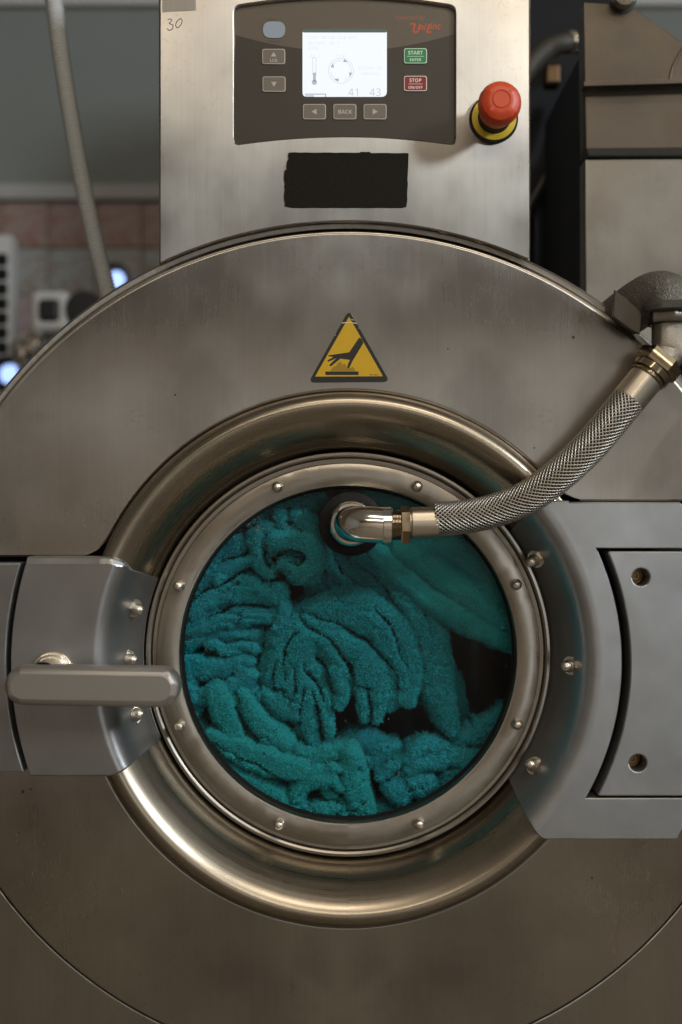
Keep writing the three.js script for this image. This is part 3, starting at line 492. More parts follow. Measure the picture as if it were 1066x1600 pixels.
{ // hinge plate with the pocket for the hinge arm
  const prof = [[329, -39], [333, -32], [338, -22], [344, -10], [350, 3], [357, 14], [365, 21.5], [374, 25], [384, PZ], [395, PZ], [416, PZ]];
  const top = (r) => -245 + 48 * clamp((388 - r) / 59) ** 1.3, bot = (r) => 268 - 68 * clamp((402 - r) / 73) ** 1.25;
  const s = pressed(1, prof, top, bot, 48), zf = PZ * 0.001, RP = 416;
  const strip = (ya, yb, xr) => {
    const n = 20, pos = [], uv = [], idx = [], low = [], high = [];
    for (let j = 0; j <= n; j++) { const yy = ya + (yb - ya) * j / n, xa = Math.sqrt(RP * RP - yy * yy), xb = xr(yy); for (const x of [xa, xb]) { pos.push(axis.x + x * MM, axis.y - yy * MM, zf); uv.push((x + 600) * MM, -yy * MM); } low.push(new THREE.Vector3(axis.x + xa * MM, axis.y - yy * MM, zf)); high.push(new THREE.Vector3(axis.x + xb * MM, axis.y - yy * MM, zf)); }
    for (let j = 0; j < n; j++) { const a = 2 * j; idx.push(a, a + 2, a + 1, a + 1, a + 2, a + 3); }
    const g = new THREE.BufferGeometry(); g.setAttribute('position', new THREE.Float32BufferAttribute(pos, 3)); g.setAttribute('uv', new THREE.Float32BufferAttribute(uv, 2)); g.setIndex(idx); g.computeVertexNormals();
    return { g, high, a: [low[0], high[0]], b: [low[n], high[n]] };
  };
  const R1 = 512, yP0 = -176, yP1 = 208;
  const tp = strip(-243, yP0, (y) => R1 - 6 + 16 * smooth(-243, -225, y)), bt = strip(yP1, 268, (y) => R1 + 8 - 18 * smooth(235, 268, y));
  const pocket = s.outer.filter((p) => { const y = (axis.y - p.y) / MM; return y > yP0 && y < yP1; });
  const right = (p) => new THREE.Vector2(1, 0), up = () => new THREE.Vector2(0, 1), down = () => new THREE.Vector2(0, -1);
  part(door, 'hinge_plate', merge([s.g, tp.g, bt.g, edging(s.top, sideways(s.top, 1), 0.0014, 0.03), edging(s.bot, sideways(s.bot, -1), 0.0010, 0.03), edging(s.inner, () => new THREE.Vector2(-1, 0), 0.0004, 0.006),
    edging(tp.a, up, 0.0014, 0.03), edging(tp.b, down, 0.0008, 0.026), edging(bt.a, up, 0.0008, 0.026), edging(bt.b, down, 0.0010, 0.03), edging(tp.high, right, 0.0016, 0.03), edging(bt.high, right, 0.0016, 0.03), edging(pocket, right, 0.0008, 0.026)]), M.cast, 'blue grey pressed hinge plate with a curved pocket');
  // hinge arm lying in the pocket
  const arm = [], A = -170, B = 203, R2 = 430;
  for (let i = 0; i <= 30; i++) { const yy = A + (B - A) * i / 30; arm.push([AX + Math.sqrt(R2 * R2 - yy * yy), AY + yy]); }
  arm.push([AX + 620, AY + B], [AX + 620, AY + A]);
  const sh = polyShape(roundedPoly(arm, 5, 3));
  const holes = [[990.5, 899.5], [986, 1183]];
  for (const [x, y] of holes) { const h = new THREE.Path(); h.absarc(X(x), Y(y), 13.2 * MM, 0, 2 * Math.PI, true); sh.holes.push(h); }
  const hinge = part(machine, 'hinge_arm', sheet(sh, zf + 0.0008, 0.024, 0.0013, 0.0013, 3, 40), M.cast, 'blue grey hinge arm with two sunken screws');
  for (const [x, y] of holes) {
    part(hinge, 'screw', turned([[13.5, 0], [9, 0.5], [8.6, 3], [7, 4], [4, 4.2], [3.6, 2], [0, 1.8]].map(([r, z]) => [r * MM, z * 0.001]), new THREE.Vector3(X(x - 2), Y(y - 1), 0.006), 24), phys({ color: C(0.36, 0.24, 0.11), metalness: 0.6, roughness: 0.6 }), 'rusty sunken screw');
  }
  const behind = (ya, yb, xo, s) => { const l = []; for (let i = 0; i <= 24; i++) { const y = ya + (yb - ya) * i / 24; l.push([AX + s * Math.sqrt(420 * 420 - (y - AY) ** 2), y]); } l.push([xo, yb], [xo, ya]); return polyShape(s > 0 ? l : l.reverse()); };
  part(machine, 'hinge_backing', sheet(behind(745, 1335, 1215, 1), -0.0215, 0.006, 0), M.blackSteel);
  part(machine, 'latch_backing', sheet(behind(840, 1235, -130, -1), -0.0215, 0.006, 0), M.blackSteel);
}
{ // drum
  const k = MM;
  part(machine, 'drum', turned([[330, -58], [360, -70], [520, -80], [520, -440], [0, -440]].map(([r, z]) => [r * k, z * 0.001]), axis, 72), M.drum);
}

// ---------------------------------------------------------------- laundry seen through the glass
const loops = texture(512, 512, (u, v) => 0.55 * noise(u * 150, v * 150, 111) + 0.25 * noise(u * 300, v * 300, 112) + 0.2 * fbm(u * 30, v * 30, 113, 3));
const nap = texture(512, 512, (u, v) => { const k = 0.60 + 0.46 * noise(u * 150, v * 150, 111) + 0.22 * (fbm(u * 10, v * 10, 121, 4) - 0.5); return [k * 0.9, k, k]; }, true);
const softNap = texture(256, 256, (u, v) => { const k = 0.86 + 0.2 * (fbm(u * 12, v * 12, 131, 5) - 0.5); return [k * 0.9, k, k]; }, true);
const cloth = (c, bump = 0.0024, face = nap) => phys({ color: c, roughness: 0.95, map: sized(face, 0.13), bumpMap: sized(loops, 0.13), bumpScale: bump, sheen: 0.2, sheenRoughness: 0.6, sheenColor: C(c.r, c.g, c.b) });
const LOOP = new THREE.ConeGeometry(0.5, 1, 4, 1, true).translate(0, 0.5, 0);
// folds: each a bent roll [points, radii, height, lift]; the towel is their joined upper surface
function towel(label, zBack, mat, folds, opt = {}) {
  const z0 = zBack - 0.002;
  const s = opt.seed ?? 1, step = 2.0, warp = opt.warp ?? 5, wrinkle = opt.wrinkle ?? 1, fuzz = opt.fuzz ?? 0.9, zs = opt.zs ?? 2.1, crumple = opt.crumple ?? 5;
  const creases = (opt.creases ?? []).map((l) => new THREE.CatmullRomCurve3(l.map(([x, y]) => new THREE.Vector3(x, y, 0))).getPoints(6 * l.length));
  const F = folds.map(([pts, rad, h, lift = 0]) => {
    const c = new THREE.CatmullRomCurve3(pts.map(([x, y]) => new THREE.Vector3(x, y, 0)), false, 'centripetal'), n = 7 * (pts.length - 1), q = c.getPoints(n);
    const rr = q.map((_, i) => { const t = i / n * (rad.length - 1), a = Math.min(rad.length - 2, Math.floor(t)); return 1.04 * (rad[a] + (rad[a + 1] - rad[a]) * (t - a)); });
    return { q, rr, h, lift };
  });
  let x0 = 1e9, x1 = -1e9, y0 = 1e9, y1 = -1e9;
  for (const f of F) f.q.forEach((p, i) => { const r = f.rr[i] + 8; x0 = Math.min(x0, p.x - r); x1 = Math.max(x1, p.x + r); y0 = Math.min(y0, p.y - r); y1 = Math.max(y1, p.y + r); });
  const nx = Math.ceil((x1 - x0) / step) + 1, ny = Math.ceil((y1 - y0) / step) + 1, H = new Float32Array(nx * ny), keep = new Uint8Array(nx * ny);
  for (let j = 0; j < ny; j++) for (let i = 0; i < nx; i++) {
    const bx = x0 + i * step, by = y0 + j * step;
    const x = bx + warp * 2.4 * (fbm(bx / 24, by / 24, s, 3) - 0.5) + 2.2 * (noise(bx / 7, by / 7, s + 5) - 0.5), y = by + warp * 2.4 * (fbm(bx / 24, by / 24, s + 9, 3) - 0.5) + 2.2 * (noise(bx / 7, by / 7, s + 6) - 0.5);
    let best = -1e9, ok = 0;
    for (let m = 0; m < F.length; m++) {
      const f = F[m]; let bd = 1e9, bt = 0, br = 1, bs = 0;
      for (let k = 0; k < f.q.length - 1; k++) {
        const a = f.q[k], b = f.q[k + 1], dx = b.x - a.x, dy = b.y - a.y, L2 = dx * dx + dy * dy + 1e-9, t = clamp(((x - a.x) * dx + (y - a.y) * dy) / L2);
        const ex = x - a.x - dx * t, ey = y - a.y - dy * t, r = f.rr[k] + (f.rr[k + 1] - f.rr[k]) * t, e = Math.hypot(ex, ey) / r;
        if (e < bd) { bd = e; bt = k + t; br = r; bs = Math.sign(ex * dy - ey * dx); }
      }
      if (bd > 1.45) continue;
      let h;
      const lat = bd * br * bs, tt = bt * 6;
      if (bd < 1) h = f.h * Math.pow(1 - Math.pow(bd, 2.7), 0.5) + f.lift + wrinkle * (1 - bd * bd) * (2 * Math.abs(noise(lat / 10 + 40, tt / 34, s + m * 3) - 0.5) * 2 - 0.6); else h = f.lift - (bd - 1) * br * 4;
      if (bd < 1.12) ok = 1;
      if (h > best) best = h;
    }
    const nz = fbm(bx / 42 + 0.5 * by / 42, by / 26, s + 31, 3); best -= crumple * Math.exp(-(((nz - 0.5) / 0.02) ** 2)) * smooth(0.35, 0.55, noise(bx / 40, by / 40, s + 32));
    for (const l of creases) {
      let d = 1e9, at = 0; for (let m = 0; m < l.length - 1; m++) { const a = l[m], b = l[m + 1], dx = b.x - a.x, dy = b.y - a.y, t = clamp(((x - a.x) * dx + (y - a.y) * dy) / (dx * dx + dy * dy + 1e-9)), e = Math.hypot(x - a.x - dx * t, y - a.y - dy * t); if (e < d) { d = e; at = (m + t) / (l.length - 1); } }
      if (d < 14) { const w = 2.1 * (0.6 + 0.8 * noise(at * 6, 3, s)); best -= 24 * (0.35 + 0.65 * Math.sin(Math.PI * clamp(at, 0.06, 0.94))) * Math.exp(-((d / w) ** 2)) + 2.2 * Math.exp(-((d / 6) ** 2)); }
    }
    const k = j * nx + i; keep[k] = ok;
    H[k] = best + fuzz * 2 * (noise(bx / 2.6, by / 2.6, s + 77) - 0.5) + fuzz * 1.5 * (noise(bx / 6, by / 6, s + 78) - 0.5);
  }
  const pos = [], uv = [], idx = [];
  for (let j = 0; j < ny; j++) for (let i = 0; i < nx; i++) {
    const h = Math.max(H[j * nx + i], -120), x = x0 + i * step, y = y0 + j * step;
    pos.push(X(x, z0), Y(y, z0), Math.min(z0 + h * MM * zs, -0.0525)); uv.push(x * MM + h * 0.0002, y * MM);
  }
  for (let j = 0; j < ny - 1; j++) for (let i = 0; i < nx - 1; i++) { const a = j * nx + i, b = a + 1, c = a + nx, d = c + 1; if (keep[a] + keep[b] + keep[c] + keep[d] >= 3) idx.push(a, c, b, b, c, d); }
  const g = new THREE.BufferGeometry(); g.setAttribute('position', new THREE.Float32BufferAttribute(pos, 3)); g.setAttribute('uv', new THREE.Float32BufferAttribute(uv, 2)); g.setIndex(idx); g.computeVertexNormals();
  const body = single('towel', label, 'towel', g, mat, 'teal laundry in the drum');
  // pile: short loops standing on the cloth
  const per = opt.pile ?? 2, long = opt.loop ?? 0.0024, P = g.attributes.position, Nn = g.attributes.normal, used = new Uint8Array(nx * ny); for (const k of idx) used[k] = 1;
  const sunk = (k) => { const i = k % nx, j = (k / nx) | 0; if (i < 5 || j < 5 || i > nx - 6 || j > ny - 6) return false; return H[k] < (H[k - 5] + H[k + 5] + H[k - 5 * nx] + H[k + 5 * nx]) / 4 - 2.2; };
  const spots = []; for (let k = 0; k < used.length; k++) if (used[k] && Nn.getZ(k) > 0.12 && !sunk(k)) for (let q = 0; q < per; q++) spots.push(k);
  const pile = new THREE.InstancedMesh(LOOP, mat.userData.pile, spots.length), d = new THREE.Object3D(), up = new THREE.Vector3(0, 1, 0), nn = new THREE.Vector3(), cc = new THREE.Color();
  spots.forEach((k, i) => {
    nn.set(Nn.getX(k) + (rnd() - 0.5) * 0.9, Nn.getY(k) + (rnd() - 0.5) * 0.9, Nn.getZ(k) + (rnd() - 0.5) * 0.4).normalize();
    d.position.set(P.getX(k) + (rnd() - 0.5) * step * MM, P.getY(k) + (rnd() - 0.5) * step * MM, P.getZ(k) - 0.0004); d.quaternion.setFromUnitVectors(up, nn); d.rotateY(rnd() * 6); const l = long * (0.5 + rnd()); d.scale.set(0.0009 + 0.0006 * rnd(), l, 0.0009 + 0.0006 * rnd()); d.updateMatrix(); pile.setMatrixAt(i, d.matrix);
    const v = 0.75 + 0.5 * rnd(); pile.setColorAt(i, cc.setRGB(v, v, v));
  });
  pile.name = 'terry_pile'; pile.userData.kind = 'stuff'; finish(pile); body.add(pile);
  return body;
}
const TEAL = C(0.002, 0.27, 0.305), SEA = C(0.002, 0.275, 0.292), PETROL = C(0.002, 0.262, 0.315);   // dyes of the load
const withPile = (m) => { m.userData.pile = std({ color: m.color, roughness: 1 }); return m; };
const [mTeal, mSmooth, mPetrol] = [cloth(TEAL), cloth(SEA, 0.0012, softNap), cloth(PETROL, 0.0012, softNap)].map(withPile);
towel('teal terry towel gathered in a fan of folds at the glass centre', -0.100, mTeal, [
  [[[440, 992], [500, 962], [560, 955], [606, 988], [632, 1040], [633, 1086]], [24, 32, 40, 42, 33, 17], 26, 1],
  [[[470, 992], [462, 1040], [468, 1078]], [34, 52, 46], 26, 4],
  [[[500, 988], [540, 1016], [574, 1052], [590, 1082]], [18, 38, 36, 22], 26, 5],
  [[[424, 1080], [444, 1100], [466, 1112]], [17, 20, 15], 24, 3],
  [[[476, 1085], [484, 1125], [490, 1152]], [18, 14, 11], 24, 2],
  [[[504, 1080], [510, 1115], [514, 1138]], [16, 12, 10], 26, 4],
  [[[462, 1110], [472, 1140]], [14, 10], 20, -4],
  [[[528, 1045], [533, 1070], [530, 1090]], [18, 17, 12], 26, 4],
  [[[566, 1070], [570, 1092], [570, 1112]], [15, 13, 11], 24, 4],
  [[[590, 1070], [594, 1095], [590, 1114]], [15, 12, 10], 26, 5],
  [[[610, 1060], [614, 1090], [608, 1100]], [16, 14, 10], 22, 0],
], { seed: 3, warp: 4, wrinkle: 0.8, zs: 1.9, crumple: 4, creases: [
  [[466, 954], [485, 976], [517, 996], [527, 1008], [546, 1042], [556, 1061], [580, 1069]],
  [[473, 952], [505, 964], [529, 968], [549, 980], [580, 1003], [602, 1027], [617, 1049], [622, 1075]],
  [[585, 947], [607, 971], [617, 998], [632, 1035]],
  [[471, 981], [454, 1000], [444, 1030], [446, 1057]],
  [[478, 1037], [498, 1064], [507, 1088], [515, 1115]], [[492, 1020], [512, 1042], [522, 1075]],
  [[424, 1069], [441, 1071], [446, 1083], [462, 1090]], [[478, 1071], [473, 1105], [466, 1127]], [[460, 1040], [462, 1075], [452, 1096]],
  [[571, 1069], [578, 1091], [580, 1115]], [[432, 1030], [428, 1058], [430, 1072]], [[488, 1070], [498, 1100], [500, 1140]], [[538, 1020], [552, 1044], [553, 1076]]] });
towel('plush teal towel hanging in a long tail right of centre', -0.112, mTeal, [
  [[[570, 850], [618, 900], [655, 965], [672, 1030], [684, 1085], [704, 1138]], [24, 36, 34, 31, 26, 12], 26, 4],
  [[[590, 860], [640, 895], [668, 960], [690, 1030]], [18, 26, 22, 14], 20, 4],
  [[[505, 855], [545, 895], [590, 945]], [24, 28, 26], 22, -4],
  [[[540, 848], [580, 885], [612, 930]], [20, 22, 20], 24, 0],
  [[[480, 880], [510, 920], [560, 940]], [20, 26, 20], 18, -10],
], { seed: 13, warp: 4, wrinkle: 0.7, fuzz: 1.2, crumple: 3, creases: [[[545, 870], [590, 905], [622, 950], [640, 1000]], [[620, 880], [655, 930], [668, 985]], [[520, 870], [560, 915], [600, 935]]] });
towel('smooth teal sheet in diagonal folds at upper right of the glass', -0.088, mSmooth, [
  [[[590, 862], [660, 925], [735, 972], [812, 1004]], [20, 22, 22, 18], 22, 4],
  [[[630, 855], [700, 905], [760, 950], [815, 985]], [24, 26, 22, 18], 22, 8],
  [[[650, 830], [730, 865], [790, 930]], [28, 36, 30], 22, 4],
  [[[580, 778], [640, 800], [700, 840]], [18, 26, 26], 20, 2],
  [[[600, 780], [660, 815]], [24, 24], 16, -4],
], { seed: 23, warp: 4, wrinkle: 1.0, fuzz: 0.3, crumple: 2, zs: 1.3, loop: 0.0016, pile: 1 });
towel('rolled teal towel bulging left of the chrome elbow', -0.088, mTeal, [
  [[[396, 806], [440, 790], [500, 782]], [20, 18, 16], 18, -6],
  [[[402, 842], [410, 872], [424, 892]], [18, 17, 14], 20, 2],
  [[[436, 846], [468, 846], [494, 866], [476, 892], [448, 880]], [20, 22, 22, 20, 12], 24, 6],
  [[[470, 800], [482, 822], [494, 850]], [18, 18, 16], 20, 0],
  [[[418, 826], [460, 826], [490, 832]], [16, 16, 14], 18, 0],
  [[[440, 800], [446, 815], [440, 830]], [14, 12, 12], 18, 2],
], { seed: 33, warp: 6, wrinkle: 1.2, zs: 2.1, crumple: 8, loop: 0.0023, creases: [[[436, 862], [458, 858], [476, 868], [468, 882], [452, 876]], [[410, 850], [418, 872], [430, 886]]] });
towel('streaky teal towel pressed along the upper left glass edge', -0.096, mPetrol, [
  [[[318, 884], [356, 862], [396, 848]], [20, 20, 16], 20, 0],
  [[[306, 915], [352, 890], [394, 872]], [20, 19, 14], 20, 2],
  [[[304, 950], [340, 930], [385, 918], [432, 930]], [20, 24, 22, 16], 22, 4],
  [[[306, 975], [370, 958], [430, 956]], [20, 22, 18], 20, 2],
  [[[350, 905], [390, 912], [428, 926]], [18, 18, 14], 22, 4],
  [[[441, 922], [446, 950], [438, 974]], [13, 13, 11], 20, 6],
  [[[330, 850], [370, 820], [400, 800]], [16, 18, 16], 14, -14],
], { seed: 43, warp: 7, wrinkle: 1.6, fuzz: 0.5, zs: 2.3, crumple: 9, loop: 0.0021, pile: 2, creases: [[[310, 930], [350, 908], [398, 884]], [[330, 968], [375, 940], [420, 944]], [[345, 880], [372, 868], [392, 852]]] });
towel('crumpled teal towel at the left glass edge behind the handle end', -0.104, mPetrol, [
  [[[298, 1004], [345, 986], [400, 988]], [15, 17, 14], 20, 0],
  [[[336, 1004], [366, 1012], [396, 1006]], [12, 13, 12], 18, 4],
  [[[290, 1030], [334, 1042], [388, 1030]], [14, 17, 14], 20, 2],
  [[[286, 1062], [318, 1082], [356, 1070], [396, 1052]], [16, 18, 16, 12], 22, 4],
  [[[296, 1040], [304, 1080], [318, 1100]], [13, 14, 12], 20, 2],
  [[[372, 1040], [394, 1066], [402, 1090]], [12, 13, 10], 20, 2],
], { seed: 53, warp: 8, wrinkle: 1.6, fuzz: 0.5, zs: 2.4, crumple: 9, loop: 0.0021, pile: 2 });
towel('smooth teal towel lying in long curves at lower left', -0.090, mSmooth, [
  [[[346, 1082], [358, 1110], [366, 1138]], [20, 24, 18], 24, 6],
  [[[382, 1078], [398, 1110], [420, 1140], [446, 1154]], [10, 17, 20, 14], 22, 4],
  [[[334, 1136], [372, 1160], [420, 1180], [470, 1192]], [9, 21, 26, 17], 26, 10],
  [[[302, 1105], [318, 1150], [360, 1196], [410, 1228], [444, 1244]], [11, 15, 24, 28, 18], 26, 2],
  [[[330, 1188], [380, 1232], [432, 1264]], [16, 20, 16], 22, -6],
  [[[412, 1118], [440, 1142], [462, 1164]], [14, 16, 12], 20, -4],
], { seed: 63, warp: 4, wrinkle: 0.7, fuzz: 0.35, crumple: 5, zs: 2.0, loop: 0.0021, pile: 2, creases: [[[345, 1150], [390, 1176], [440, 1202]], [[330, 1170], [372, 1212], [420, 1244]], [[372, 1100], [384, 1128], [404, 1148]]] });
towel('rolled teal towel at the bottom centre of the glass', -0.094, mSmooth, [
  [[[474, 1166], [502, 1176], [532, 1166]], [14, 15, 12], 20, 2],
  [[[478, 1190], [508, 1196], [534, 1190]], [12, 13, 11], 20, 6],
  [[[462, 1228], [480, 1208], [512, 1206], [530, 1222]], [16, 18, 17, 12], 22, 6],
  [[[452, 1250], [496, 1256], [534, 1252]], [14, 16, 12], 22, 4],
  [[[546, 1172], [552, 1210], [562, 1250], [572, 1280]], [18, 23, 24, 18], 24, 4],
  [[[484, 1274], [530, 1282]], [10, 10], 14, -6],
  [[[500, 1212], [520, 1236]], [12, 10], 20, 2],
], { seed: 73, warp: 7, wrinkle: 1.2, fuzz: 0.4, zs: 2.3, crumple: 8, loop: 0.0021, pile: 2 });
towel('limp teal towel rising in the dark gap under the fan folds', -0.118, mPetrol, [
  [[[536, 1162], [566, 1152], [604, 1166]], [16, 20, 18], 22, 2],
  [[[560, 1178], [590, 1178], [612, 1166]], [12, 14, 12], 20, 4],
], { seed: 83, warp: 6, wrinkle: 1.2, fuzz: 0.6 });
towel('clumped teal towel at the lower right of the glass', -0.098, mPetrol, [
  [[[642, 1178], [662, 1158], [690, 1166]], [14, 15, 14], 20, 4],
  [[[640, 1192], [672, 1180], [712, 1184], [748, 1194]], [12, 18, 22, 16], 24, 4],
  [[[622, 1230], [646, 1214], [668, 1226], [660, 1258]], [22, 24, 20, 16], 24, 4],
  [[[704, 1198], [696, 1232], [664, 1264]], [20, 22, 18], 24, 2],
  [[[600, 1206], [620, 1188], [634, 1182]], [12, 14, 10], 20, 0],
  [[[600, 1264], [640, 1272], [680, 1262]], [14, 16, 14], 18, -2],
  [[[724, 1204], [742, 1222]], [16, 12], 18, -6],
], { seed: 93, warp: 8, wrinkle: 1.2, fuzz: 0.9, zs: 2.2, crumple: 9, loop: 0.0022 });
towel('small teal towel end at the right lower glass edge', -0.108, mPetrol, [
  [[[714, 1156], [746, 1142], [786, 1108]], [14, 17, 12], 20, 2],
  [[[726, 1176], [756, 1166], [776, 1140]], [12, 14, 12], 20, 2],
], { seed: 103, warp: 7, wrinkle: 1.2, fuzz: 1.0 });
towel('teal towel far back in the drum right of the tail', -0.165, mTeal, [
  [[[690, 1030], [706, 1085], [718, 1134]], [16, 20, 14], 20, 0],
], { seed: 113, warp: 5, wrinkle: 1.2, fuzz: 0.4 });

// ---------------------------------------------------------------- water hose from the glass to the supply pipe
{
  const hose = thing('braided_hose', 'braided steel water hose with brass fittings curving across the door', 'hose', X(546, -0.04), Y(820, -0.04), -0.046);
  const gz = -0.0475, c = V(549, 818, gz), zc = 0.012;
  part(hose, 'rubber_flange', turned([[52, 0], [53, 2], [52, 6], [46, 7.5], [40, 8], [10, 8]].map(([r, z]) => [r * MM, z * 0.001]), c, 60), M.rubber);
  part(hose, 'flange_nut', aimed(hexGeo(38 * MM, 0.012, 0.0012), new THREE.Vector3(c.x, c.y, gz + 0.007), new THREE.Vector3(0, 0, 1)), M.blackPlastic);
  // chrome elbow: out of the glass, then turning right
  const e0 = new THREE.Vector3(c.x, c.y, gz + 0.018), e3 = V(611, 822, zc + 0.004);
  const bend = new THREE.CatmullRomCurve3([e0, new THREE.Vector3(c.x, c.y, -0.008), new THREE.Vector3(c.x + 0.0015, c.y + 0.0002, 0.004), new THREE.Vector3(c.x + 0.008, c.y, zc + 0.001), new THREE.Vector3(c.x + 0.018, c.y - 0.0003, zc + 0.004), e3]);
  part(hose, 'elbow', merge([new THREE.TubeGeometry(bend, 60, 0.0168, 32), turned([[0.0212, 0], [0.0214, 0.006], [0.0195, 0.009], [0.0168, 0.010]], new THREE.Vector3(e0.x, e0.y, e0.z), 40),
    aimed(turned([[0.0168, -0.008], [0.0176, -0.007], [0.0178, 0], [0.0165, 0.0012], [0.008, 0.0012]], new THREE.Vector3(), 40), e3, new THREE.Vector3(1, 0, 0))]), M.chrome, 'polished chrome elbow fitting');
  const z1 = zc + 0.004, rx = new THREE.Vector3(1, 0.02, 0).normalize();
  const thread = []; for (let i = 0; i < 6; i++) { const a = i * 0.0013; thread.push([0.0132, a], [0.0142, a + 0.0005], [0.0142, a + 0.0008], [0.0132, a + 0.0013]); }
  part(hose, 'thread', aimed(turned(thread, new THREE.Vector3(), 36), V(613, 821, z1), rx), M.brass);
  part(hose, 'hex_nut', aimed(hexGeo(0.0175, 0.0085, 0.001).rotateZ(0.35), V(626, 820, z1), rx), M.brass);
  part(hose, 'ferrule', aimed(turned([[0.012, -0.001], [0.0128, 0], [0.0128, 0.0016], [0.0142, 0.0018], [0.0150, 0.003], [0.0150, 0.0265], [0.0140, 0.0275]], new THREE.Vector3(), 40), V(639, 818, z1), rx), M.ferrule);
  const path = new THREE.CatmullRomCurve3([V(680, 812, z1), V(715, 809, z1 + 0.001), V(768, 799, z1 + 0.004), V(822, 778, z1 + 0.010), V(875, 741, z1 + 0.016), V(922, 697, z1 + 0.020), V(958, 655, z1 + 0.021), V(985, 622, z1 + 0.019)]);
  const N = 560, fr = path.computeFrenetFrames(N, false), pts = path.getSpacedPoints(N), R = 0.01545;
  part(hose, 'inner_tube', new THREE.TubeGeometry(path, 120, R - 0.0011, 24), M.hoseCore);
  // woven wires: two families of flat helices
  const pos = [], idx = [], len = path.getLength(), turns = len / 0.105, W = 24, half = 0.00041;
  for (const s of [1, -1]) for (let w = 0; w < W; w++) {
    const base = pos.length / 3;
    for (let i = 0; i <= N; i++) {
      const t = i / N, a = 2 * Math.PI * (w / W + s * turns * t), n = fr.normals[i], b = fr.binormals[i], tan = fr.tangents[i];
      const rad = n.clone().multiplyScalar(Math.cos(a)).addScaledVector(b, Math.sin(a)), circ = n.clone().multiplyScalar(-Math.sin(a)).addScaledVector(b, Math.cos(a));
      const along = tan.clone().multiplyScalar(len).addScaledVector(circ, s * 2 * Math.PI * turns * R).normalize(), across = along.clone().cross(rad).normalize();
      const r0 = R + s * 0.00006;
      const p = pts[i].clone().addScaledVector(rad, r0);
      for (const [u, v] of [[-1.25, -0.6], [-0.55, 0.75], [0.55, 0.75], [1.25, -0.6]]) { const q = p.clone().addScaledVector(across, u * half * 0.95).addScaledVector(rad, v * half * 0.7); pos.push(q.x, q.y, q.z); }
    }
    for (let i = 0; i < N; i++) for (let k = 0; k < 3; k++) { const a = base + i * 4 + k, b = a + 4; idx.push(a, a + 1, b, a + 1, b + 1, b); }
  }
  const g = new THREE.BufferGeometry(); g.setAttribute('position', new THREE.Float32BufferAttribute(pos, 3)); g.setIndex(idx); g.computeVertexNormals();
  const br = part(hose, 'wire_braid', g, M.wire, 'woven steel wire braid'); br.userData.kind = 'stuff';
  // upper end
  const u0 = path.getPoint(1), ud = path.getTangent(1);
  const at = (d) => u0.clone().addScaledVector(ud, d);
  part(hose, 'ferrule', aimed(turned([[0.0150, -0.003], [0.0158, -0.002], [0.0158, 0.0235], [0.0150, 0.0250], [0.0125, 0.0255]], new THREE.Vector3(), 40), at(-0.001), ud), M.ferrule);
  part(hose, 'collar', aimed(turned([[0.0150, 0.0245], [0.0170, 0.0252], [0.0172, 0.0262], [0.0150, 0.027], [0.0150, 0.0285], [0.0186, 0.0288], [0.0188, 0.0350], [0.012, 0.0355]], new THREE.Vector3(), 40), at(-0.001), ud), M.brass);
  part(hose, 'hex_nut', aimed(hexGeo(0.0215, 0.0135, 0.0014).rotateZ(0.2), at(0.0345), ud), M.brass);
  // supply pipe
  const pipe = thing('supply_pipe', 'grey cast iron elbow pipe with brass union at the upper right', 'pipe', X(1046, 0.0), Y(500, 0), -0.02);
  const k0 = at(0.0475), top = V(1046, 506, 0.030);
  const el = new THREE.CatmullRomCurve3([k0, k0.clone().addScaledVector(ud, 0.012), new THREE.Vector3(top.x, top.y - 0.020, top.z + 0.001), new THREE.Vector3(top.x, top.y - 0.004, top.z), new THREE.Vector3(top.x, top.y + 0.004, top.z)]);
  part(pipe, 'union_bend', new THREE.TubeGeometry(el, 40, 0.0158, 30), M.union);
  part(pipe, 'hex_union', aimed(hexGeo(0.0195, 0.012, 0.0012).rotateZ(0.5), top, new THREE.Vector3(0, 1, 0)), M.union);
  part(pipe, 'joint_seal', aimed(turned([[0.0185, 0], [0.0192, 0.0008], [0.0185, 0.0018]], new THREE.Vector3(), 32), new THREE.Vector3(top.x, top.y - 0.0018, top.z), new THREE.Vector3(0, 1, 0)), M.rubber);
  const cz = new THREE.Vector3(top.x, top.y + 0.011, top.z);
  const cast = new THREE.CatmullRomCurve3([cz, new THREE.Vector3(cz.x, cz.y + 0.007, cz.z), new THREE.Vector3(cz.x - 0.002, cz.y + 0.014, cz.z - 0.003), new THREE.Vector3(cz.x - 0.010, cz.y + 0.0165, cz.z - 0.012), new THREE.Vector3(cz.x - 0.020, cz.y + 0.012, cz.z - 0.026), new THREE.Vector3(cz.x - 0.026, cz.y + 0.008, cz.z - 0.05), new THREE.Vector3(cz.x - 0.028, cz.y + 0.006, cz.z - 0.14)]);
  part(pipe, 'cast_elbow', merge([new THREE.TubeGeometry(cast, 60, 0.0225, 32), aimed(turned([[0.015, -0.001], [0.0245, 0], [0.0250, 0.004], [0.0235, 0.007]], new THREE.Vector3(), 36), cz, new THREE.Vector3(0, 1, 0))]), M.iron, 'rough cast iron elbow');
  // bracket that holds the pipe at the rim of the front
  const bz = 0.006, br2 = new THREE.Shape([[961, 453], [1004, 487], [1000, 522], [984, 514], [958, 494]].map(([x, y]) => new THREE.Vector2(X(x, 0.026), Y(y, 0.026))));
  part(pipe, 'bracket', sheet(br2, bz + 0.02, 0.004, 0.0008, 0.0008, 2), M.galvanised);
}

